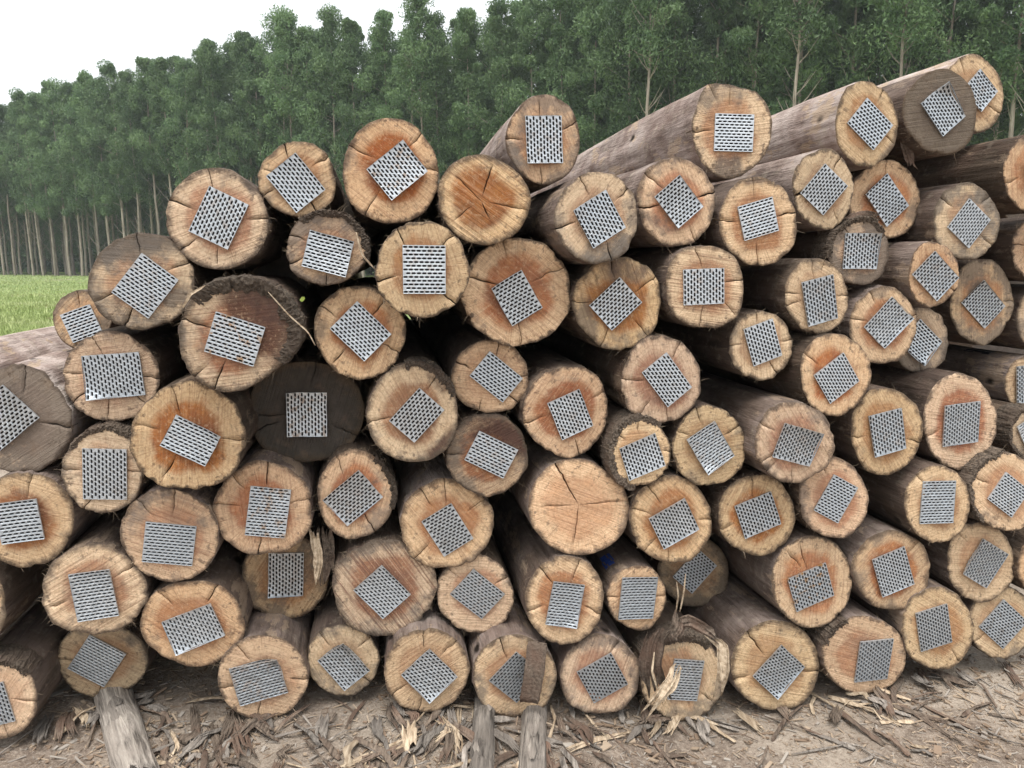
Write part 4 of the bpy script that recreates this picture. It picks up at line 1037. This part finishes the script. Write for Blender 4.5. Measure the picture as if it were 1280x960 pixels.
        for a in range(NT_):
            for b in range(NR_):
                F.append((a * W_ + b, (a + 1) * W_ + b, (a + 1) * W_ + b + 1, a * W_ + b + 1))
        obj('bark_crust', mesh('bark_crust', V, F, [M_CRUST], smooth=False), root)

CRUST = {6: [(-35, 140, .80, 1.06, .014)], 74: [(35, 190, .88, 1.07, .010)], 56: [(50, 260, .90, 1.14, .004)], 17: [(-20, 130, .88, 1.07, .010)], 7: [(30, 150, .90, 1.05, .006)], 46: [(115, 165, .88, 1.04, .006)], 43: [(50, 150, .85, 1.08, .012)], 13: [(40, 150, .86, 1.05, .008)], 84: [(60, 250, .9, 1.08, .006)], 86: [(90, 230, .92, 1.05, .005)], 30: [(-20, 60, .9, 1.06, .008)], 25: [(20, 100, .88, 1.04, .008)]}
M_CRUST = mat_simple('rough_bark', (0.030, 0.023, 0.018), (0.17, 0.135, 0.105), (90, 90, 90), bump=1.0, bdist=.01, c3=(0.09, 0.065, 0.05))
for _i in LOGS:
    build_log(_i)
# ---------------------------------------------------------------- bark, poles and chips on the ground
def ground_at(px, py, z0=-0.19):
    r = cam_ray(px, py)
    z = z0
    for _ in range(6):
        t = (z - CAMH) / r.z
        p = CAM + r * t
        z = ground_z(p.x, p.y)
    return Vector((p.x, p.y, z))

def strip(path, width, rng, curl=0.5, mat=None, thick=0.003, ragged=0.35, name='bark_strip', wave=0.25, tip=.35, facing=False):
    """a curled ribbon of bark with thickness along a path of world points; origin at its start"""
    org = path[0].copy()
    # resample
    pts = []
    seg = 12
    L_ = [0]
    for a, b in zip(path[:-1], path[1:]): L_.append(L_[-1] + (b - a).length)
    tot = L_[-1]
    for k in range(seg + 1):
        d = tot * k / seg
        for q in range(len(path) - 1):
            if d <= L_[q + 1] + 1e-9:
                pts.append(path[q].lerp(path[q + 1], (d - L_[q]) / max(1e-9, L_[q + 1] - L_[q]))); break
    NW = 6
    V, F = [], []
    sd0 = rng.uniform(0, 100)
    for k, p in enumerate(pts):
        d = (pts[min(k + 1, seg)] - pts[max(k - 1, 0)]).normalized()
        side = d.cross(Vector((0, 0, 1)))
        if facing or side.length < .15: side = d.cross(Vector((0, 1, 0)))
        side.normalize(); up = side.cross(d).normalized()
        t = k / seg
        w = width * (1 - ragged * abs(mnoise.noise(Vector((t * 6, sd0, 0))))) * min(1, tip + t * 3, tip + (1 - t) * 3)
        tw = wave * mnoise.noise(Vector((t * 2.5, sd0, 5)))
        for lay in (0, 1):
            for a in range(NW + 1):
                u = a / NW - .5
                cc = curl * (0.25 - u * u) * width * 1.6
                h = cc + 0.10 * width * mnoise.noise(Vector((u * 9, sd0, t * 1.5))) + tw * u * width
                q = p + side * (u * w) + up * (h + (thick if lay else 0))
                V.append(tuple(q - org))
    W = NW + 1
    def id_(k, lay, a): return (k * 2 + lay) * W + a
    for k in range(seg):
        for a in range(NW):
            F.append((id_(k, 1, a), id_(k, 1, a + 1), id_(k + 1, 1, a + 1), id_(k + 1, 1, a)))
            F.append((id_(k, 0, a), id_(k + 1, 0, a), id_(k + 1, 0, a + 1), id_(k, 0, a + 1)))
        F.append((id_(k, 0, 0), id_(k, 1, 0), id_(k + 1, 1, 0), id_(k + 1, 0, 0)))
        F.append((id_(k, 0, NW), id_(k + 1, 0, NW), id_(k + 1, 1, NW), id_(k, 1, NW)))
    for k in (0, seg):
        for a in range(NW):
            F.append((id_(k, 0, a), id_(k, 0, a + 1), id_(k, 1, a + 1), id_(k, 1, a)))
    me = mesh(name, V, F, [mat or M_BARK])
    bm = bmesh.new(); bm.from_mesh(me); bmesh.ops.recalc_face_normals(bm, faces=bm.faces); bm.to_mesh(me); bm.free()
    o = obj(name, me); o.location = org
    return o

def frayed(path, width, rng, curl=.5, mat=None, n=9, **kw):
    """a torn strip of bark: several fibrous ribbons side by side, ends uneven"""
    parts = []
    facing = kw.get('facing', False)
    d = (path[-1] - path[0]).normalized()
    side = d.cross(Vector((0, 1, 0))) if facing else d.cross(Vector((0, 0, 1)))
    side.normalize(); out = side.cross(d).normalized()
    if facing and out.y > 0: out = -out
    if not facing and out.z < 0: out = -out
    for k in range(n):
        u = (k + .5) / n - .5 + rng.uniform(-.06, .06)
        a, b = rng.uniform(0, .10), rng.uniform(.72, 1.0)
        off = side * u * width + out * (curl * (.25 - u * u) * width + rng.uniform(0, .12) * width)
        m = len(path) - 1
        pts = []
        for q in range(7):
            t = (a + (b - a) * q / 6) * m
            i0 = min(int(t), m - 1)
            p = path[i0].lerp(path[i0 + 1], t - i0) + off * (1 + .25 * rng.uniform(-1, 1) * q / 6)
            if q in (0, 6): p = p + side * rng.uniform(-.25, .25) * width + out * rng.uniform(0, .2) * width
            pts.append(p)
        parts.append(strip(pts, width / n * rng.uniform(1.1, 2.2), rng, .5, mat, thick=.0012, ragged=.5, wave=.8, tip=.15, facing=facing))
    org = parts[0].location.copy()
    bm = bmesh.new()
    for o in parts:
        me = o.data; me.transform(Matrix.Translation(o.location - org)); bm.from_mesh(me)
    me = bpy.data.meshes.new('bark_strip'); bm.to_mesh(me); bm.free()
    me.materials.append(mat or M_BARK)
    for o in parts:
        m_ = o.data; bpy.data.objects.remove(o); bpy.data.meshes.remove(m_)
    o = obj('bark_strip', me); o.location = org
    return o

drng = random.Random(21)
def on_ground(p, lift): return Vector((p.x, p.y, ground_z(p.x, p.y) + lift))

# three old poles the stack is skidded on: knobbly, split, greyed
def pole(pa, pb, r, label, seed):
    rng = random.Random(seed)
    a = ground_at(*pa); b = ground_at(*pb)
    d = (b - a); d.z = 0; d.normalize()
    a = a - d * 0.9                        # runs on under the stack
    L_ = (b - a).length
    root = empty('skid_pole', (a.x, a.y, ground_z(a.x, a.y)), (0, 0, math.atan2(d.y, d.x) - math.pi / 2))
    tag(root, label, 'pole', 'old poles under the stack')
    V, F = [], []
    NB, NL = 40, 44
    for k in range(NL + 1):
        y = L_ * k / NL
        wp = root.location + d * y
        z0 = ground_z(wp.x, wp.y) - root.location.z
        for q in range(NB):
            th = 2 * math.pi * q / NB
            n = 1 + .10 * mnoise.noise(Vector((math.cos(th) * 1.5, math.sin(th) * 1.5, y * 3 + seed)))
            n += .10 * mnoise.noise(Vector((math.cos(th) * 6, math.sin(th) * 6, y * 5 + seed)))
            g = mnoise.noise(Vector((math.cos(th) * 9, math.sin(th) * 9, y * 2.5 + seed)))
            n -= .20 * max(0, g - .12)
            if k == NL: n *= .9 + .1 * rng.random()
            V.append((math.cos(th) * r * n, y + (rng.uniform(-.03, .03) if k == NL else 0), z0 + r * .30 + math.sin(th) * r * n * .95))
    for k in range(NL):
        for q in range(NB):
            q2 = (q + 1) % NB
            F.append((k * NB + q, k * NB + q2, (k + 1) * NB + q2, (k + 1) * NB + q))
    F.append(tuple(NL * NB + q for q in range(NB))); F.append(tuple(range(NB))[::-1])
    me = mesh('stem', V, F, [M_OLDWOOD])
    bm = bmesh.new(); bm.from_mesh(me); bmesh.ops.recalc_face_normals(bm, faces=bm.faces); bm.to_mesh(me); bm.free()
    obj('stem', me, root)
    # loose flakes on it
    for q in range(3):
        V2, F2 = [], []
        y = L_ * rng.uniform(.62, .95); ln = rng.uniform(.05, .12); w = r * .35; x0 = rng.uniform(-.4, .4) * r
        wp = root.location + d * y
        z0 = ground_z(wp.x, wp.y) - root.location.z + r * 1.25 - abs(x0) * .5
        for s in range(5):
            t = s / 4
            ww = w * (1 - abs(t - .5) * 1.2)
            V2 += [(x0 - ww, y + ln * (t - .5), z0 + .008 * t), (x0 + ww, y + ln * (t - .5), z0 + .004), (x0, y + ln * (t - .5), z0 + .009)]
            if s: F2 += [(3 * s - 3, 3 * s - 1, 3 * s + 2, 3 * s), (3 * s - 1, 3 * s - 2, 3 * s + 1, 3 * s + 2)]
        obj('bark_flake', mesh('bark_flake', V2, F2, [M_OLDWOOD]), root)
pole((140, 868), (175, 985), .066, 'grey split pole jutting out under the shaded bottom-left log', 31)
pole((606, 890), (600, 990), .044, 'whitish cracked pole under the log with the half-covered plate, the left one', 32)
pole((668, 890), (664, 990), .050, 'whitish cracked pole under the log with the half-covered plate, the right one', 33)

# strips that belong to particular places: image path on the ground
def gstrip(pix, width, label, curl=.5, mat=None, lift=.006, group='bark strips on the ground', **kw):
    path = [on_ground(ground_at(*p), lift + (p[2] if len(p) > 2 else 0)) if False else on_ground(ground_at(p[0], p[1]), lift) for p in pix]
    o = frayed(path, width, drng, curl, mat, n=max(3, int(width / .006))) if width > .018 else strip(path, width, drng, curl, mat, **kw)
    tag(o, label, 'bark strip', group)
    return o
gstrip([(240, 880), (246, 920), (250, 968)], .030, 'narrow brown bark strip pointing at the viewer, right of the grey split pole', .6)
gstrip([(288, 892), (300, 925), (312, 965)], .060, 'dark curled bark sheet below the pale bottom-row log with the wide tilted plate', .9)
gstrip([(262, 905), (272, 930), (280, 968)], .028, 'thin grey bark strip left of the dark curled bark sheet', .7)
gstrip([(478, 958), (520, 925), (565, 893)], .034, 'long grey bark strip slanting up towards the diamond-plated bottom-row log', .5)
gstrip([(420, 968), (470, 945), (545, 915)], .040, 'pale bark strip slanting along the ground left of the whitish poles', .5, M_BARKP)
gstrip([(573, 880), (572, 910), (566, 965)], .026, 'upright pale bark strip just left of the whitish cracked poles', .7, M_BARKP)
gstrip([(590, 880), (594, 915), (592, 962)], .012, 'thin yellowish splinter between pale strip and left whitish pole', .4, M_BARKP)
gstrip([(697, 895), (702, 912), (705, 926)], .022, 'short reddish bark chip right of the whitish cracked poles', .7)
gstrip([(1090, 862), (1150, 898), (1222, 945)], .020, 'long dark bark sliver slanting down below the upright-plated bottom log', .5)
gstrip([(1110, 862), (1170, 892), (1240, 925)], .018, 'thin dark bark sliver, upper one of the slanting bundle at the lower right', .5)
gstrip([(1085, 872), (1130, 890), (1188, 908)], .024, 'grey bark sliver lying in the slanting bundle at the lower right', .6)
gstrip([(1148, 838), (1160, 858), (1172, 876)], .030, 'dark bark piece leaning out below the second bottom log from the right edge', .7)
gstrip([(1255, 830), (1268, 850), (1284, 872)], .030, 'dark bark piece on the ground at the right picture edge', .7)
gstrip([(805, 915), (825, 940), (850, 968)], .014, 'thin grey twig-like sliver below the torn-bark log', .5)
gstrip([(700, 945), (740, 928), (800, 918)], .030, 'flat pale bark piece right of the whitish cracked poles', .5, M_BARKP)
# a worn root-like lump
lump = gstrip([(716, 922), (722, 915), (760, 918)], .045, 'pinkish knob of bark on the soil right of the whitish poles', 1.2, M_BARK, tip=.8)

# bark on the logs
def p_at(px, py, depth):            # a point at a given distance along +Y
    r = cam_ray(px, py)
    return CAM + r * (depth / r.y)
def hang(pix, width, label, mat=M_BARK, curl=.5, **kw):
    pts_ = [p_at(*p) for p in pix]
    if width > .015 and not kw.get('solid'):
        o = frayed(pts_, width, drng, curl, mat, n=max(3, int(width / .011)), facing=True)
    else:
        kw.pop('solid', None)
        o = strip(pts_, width, drng, curl, mat, facing=True, **kw)
    tag(o, label, 'bark strip', 'bark strips hanging on the logs')
hang([(672, 803, 2.585), (668, 840, 2.555), (661, 879, 2.55)], .078, 'flat grey bark strip lying across the half-covered plate', M_BARK, .15, tip=.9, ragged=.12, wave=.05, solid=True)
hang([(822, 778, 2.64), (812, 830, 2.60), (822, 882, 2.62)], .095, 'broad grey bark slab down the left side of the torn-bark log', M_BARK, .5, tip=.7)
hang([(846, 826, 2.60), (842, 848, 2.55), (826, 868, 2.52), (800, 896, 2.54)], .055, 'cream bark ribbon curling across the torn-bark log to the lower left', M_BARKP, .8, tip=.5)
hang([(818, 815, 2.58), (815, 840, 2.54), (822, 862, 2.54), (840, 862, 2.55)], .008, 'thin looped bark string on the torn-bark log', M_BARKP, .4)
hang([(880, 790, 2.66), (903, 805, 2.60), (904, 840, 2.58), (897, 872, 2.60)], .040, 'cream bark splinter hanging at the right side of the torn-bark log', M_BARKP, .6, tip=.4)
hang([(848, 768, 2.66), (846, 785, 2.60), (836, 800, 2.58)], .060, 'brown bark tuft standing on top of the torn-bark log', M_BARK, .8)
hang([(838, 782, 2.64), (862, 776, 2.62), (884, 788, 2.62), (900, 800, 2.60)], .040, 'ragged bark roll along the top of the torn-bark log', M_BARK, .9)
hang([(845, 765, 2.62), (848, 745, 2.60), (846, 728, 2.60)], .006, 'pale upright grass-like sliver above the torn-bark log, the left one', M_BARKP, .3)
hang([(850, 765, 2.62), (855, 740, 2.60), (857, 718, 2.60)], .006, 'pale upright grass-like sliver above the torn-bark log, the right one', M_BARKP, .3)
hang([(392, 660, 2.60), (398, 695, 2.58), (394, 738, 2.57)], .030, 'pale torn splinter right of the recessed log with the shaded square plate', M_BARKP, .8)
hang([(402, 655, 2.66), (408, 690, 2.64), (404, 742, 2.62)], .060, 'brown bark sheet beside the recessed log with the shaded square plate', M_BARK, .9)
hang([(1128, 172, 3.02), (1136, 195, 3.00), (1141, 222, 2.98)], .030, 'thin bark strip hanging beside the dark grey-faced top log', M_BARK, .6)
hang([(228, 385, 2.22), (238, 368, 2.21), (256, 357, 2.21)], .008, 'pale peeled bark sliver at the left shoulder of the bark-crusted log', M_BARKP, .5)
hang([(335, 365, 2.28), (362, 395, 2.26), (385, 415, 2.25), (394, 432, 2.25)], .004, 'thin bark string trailing right from the bark-crusted log', M_BARKP, .4)
hang([(445, 290, 2.38), (452, 318, 2.36), (470, 338, 2.36)], .006, 'thin pale fibre hanging right of the small hairy-barked log', M_BARKP, .3)
hang([(1100, 275, 2.90), (1080, 272, 2.86), (1050, 278, 2.84)], .040, 'mossy bark curl lying on the small mossy log', M_BARK, .8)

# generic strips nobody could tell apart
gen = [strip]
for k in range(120):
    px = drng.uniform(180, 1275); py = drng.uniform(905, 975) - (30 if px > 900 else 0) - (30 if px > 1150 else 0)
    if 1000 > px > 720 and drng.random() < .5: continue
    p = ground_at(px, py); a = drng.gauss(1.2, .9); ln = drng.uniform(.06, .24)
    q = p + Vector((math.cos(a) * ln, -math.sin(a) * ln * .8, 0))
    mid = p.lerp(q, .5) + Vector((drng.uniform(-.02, .02), drng.uniform(-.02, .02), 0))
    lift = drng.uniform(.003, .012)
    o = strip([on_ground(p, lift), on_ground(mid, lift + drng.uniform(0, .012)), on_ground(q, lift)], drng.choice((drng.uniform(.004, .010), drng.uniform(.008, .026))), drng, drng.uniform(.1, .45), drng.choice((M_BARK, M_OLDWOOD, M_BARK, M_OLDWOOD, M_BARKP)), thick=.002, ragged=.7, wave=.7, tip=.6)
    tag(o, 'loose strip of bark among the litter below the bottom row', 'bark strip', 'small bark strips littering the ground')

MAT_X = [180, 400, 640, 850, 1000, 1100, 1280]; MAT_Y = [885, 893, 896, 900, 885, 868, 828]
for k in range(175):
    if k < 90:
        px = drng.uniform(200, 720); py = drng.uniform(900, 972)
    else:
        px = drng.uniform(60, 1280); py = float(np.interp(px, MAT_X, MAT_Y)) + drng.uniform(-22, 14)
    p = ground_at(px, py); a = drng.gauss(1.45, .5); ln = drng.uniform(.10, .34)
    q = p + Vector((math.cos(a) * ln, -math.sin(a) * ln * .8, 0))
    mid = p.lerp(q, .5) + Vector((drng.uniform(-.03, .03), drng.uniform(-.02, .02), 0))
    lift = drng.uniform(.004, .02)
    pth = [on_ground(p, lift), on_ground(mid, lift + drng.uniform(0, .02)), on_ground(q, lift * .5)]
    mt_ = drng.choice((M_BARK, M_BARK, M_BARK, M_OLDWOOD, M_OLDWOOD, M_BARKP))
    if k % 2: o = frayed(pth, drng.uniform(.012, .045), drng, drng.uniform(.1, .5), mt_, n=drng.randrange(3, 7))
    else: o = strip(pth, drng.uniform(.006, .030), drng, drng.uniform(.1, .5), mt_, thick=.002, ragged=.7, wave=.7, tip=.6)
    tag(o, 'loose strip of bark among the litter below the bottom row', 'bark strip', 'small bark strips littering the ground')

# wood chips and shreds
def chips():
    rng = np.random.default_rng(8)
    V, F, MI = [], [], []
    N = 34000
    X = rng.uniform(-2.3, 3.0, N); Y = rng.uniform(1.25, 3.2, N)
    for k in range(N):
        x, y = X[k], Y[k]
        if mnoise.noise(Vector((x * 2.2, y * 2.2, 6))) < rng.uniform(-.7, .5) - (.35 if y > 2.1 else 0): continue
        z = ground_z(x, y)
        thin = rng.random() < .6
        ln = (rng.exponential(.007) + .003) * (2.2 if thin else 1.0); w = ln * (.12 if thin else rng.uniform(.3, .8)); h = min(.005, w * .35)
        ln = min(ln, .07)
        a = rng.uniform(0, 6.28); ca, sa = math.cos(a), math.sin(a)
        tl = rng.normal(0, .22)
        b = len(V)
        for (u, v_, q) in ((-1, -1, 0), (1, -.6, 0), (.8, 1, 0), (-1, .8, 0), (-1, -1, 1), (1, -.6, 1), (.8, 1, 1), (-1, .8, 1)):
            lx, ly = u * ln / 2, v_ * w / 2
            V.append((x + lx * ca - ly * sa, y + lx * sa + ly * ca, z + .0015 + q * h + lx * tl + abs(tl) * ln * .3))
        for fq in ((4, 5, 6, 7), (0, 1, 5, 4), (1, 2, 6, 5), (2, 3, 7, 6), (3, 0, 4, 7)):
            F.append(tuple(b + t for t in fq)); 
        mi = int(rng.choice(3, p=[.4, .35, .25])); MI += [mi] * 5
    m1 = mat_simple('wood_chip_pale', (0.22, 0.16, 0.11), (0.46, 0.37, 0.28), (3, 3, 3), bump=.2)
    m2 = mat_simple('wood_chip_brown', (0.13, 0.09, 0.06), (0.30, 0.22, 0.16), (3, 3, 3), bump=.2)
    m3 = mat_simple('wood_chip_grey', (0.20, 0.17, 0.15), (0.42, 0.38, 0.33), (3, 3, 3), bump=.2)
    tag(obj('wood_chips', mesh('wood_chips', V, F, [m1, m2, m3], smooth=False, matidx=MI)),
        'wood chips and bark shreds strewn over the soil below the pile', 'wood chips', kind='stuff')
chips()

# small green leaf caught between the logs
lv = mesh('leaf', [(-.012, 0, -.012), (0, -.003, -.016), (.010, 0, -.010), (.012, .002, .010), (.002, -.002, .018), (-.010, 0, .012)], [(0, 1, 2, 3, 4, 5)],
          [mat_simple('fresh_leaf', (0.30, 0.42, 0.08), (0.45, 0.55, 0.15))])
lo = obj('leaf', lv); lo.scale = (.55, .55, .55); lo.rotation_euler = (.3, .5, .6); lo.location = p_at(378, 374, 2.40)
tag(lo, 'small bright yellow-green leaf in the dark gap above the round diamond-plated log', 'leaf')

# ---------------------------------------------------------------- thin humid air
def haze():
    x0, x1, y0, y1, z0, z1 = -170, 150, -30, 210, -2.5, 36
    v = [(x, y, z) for z in (z0, z1) for y in (y0, y1) for x in (x0, x1)]
    f = [(0, 2, 3, 1), (4, 5, 7, 6), (0, 1, 5, 4), (2, 6, 7, 3), (0, 4, 6, 2), (1, 3, 7, 5)]
    m = bpy.data.materials.new('humid_air'); m.use_nodes = True
    nt = m.node_tree; nt.nodes.clear()
    out = nt.nodes.new('ShaderNodeOutputMaterial'); pv = nt.nodes.new('ShaderNodeVolumePrincipled')
    pv.inputs['Color'].default_value = (0.86, 0.92, 0.97, 1)
    pv.inputs['Density'].default_value = 0.0006
    nt.links.new(pv.outputs[0], out.inputs['Volume'])
    o = obj('haze', mesh('haze', v, f, [m], smooth=False))
    tag(o, 'thin humid air over the field and the plantation', 'haze', kind='stuff')
haze()
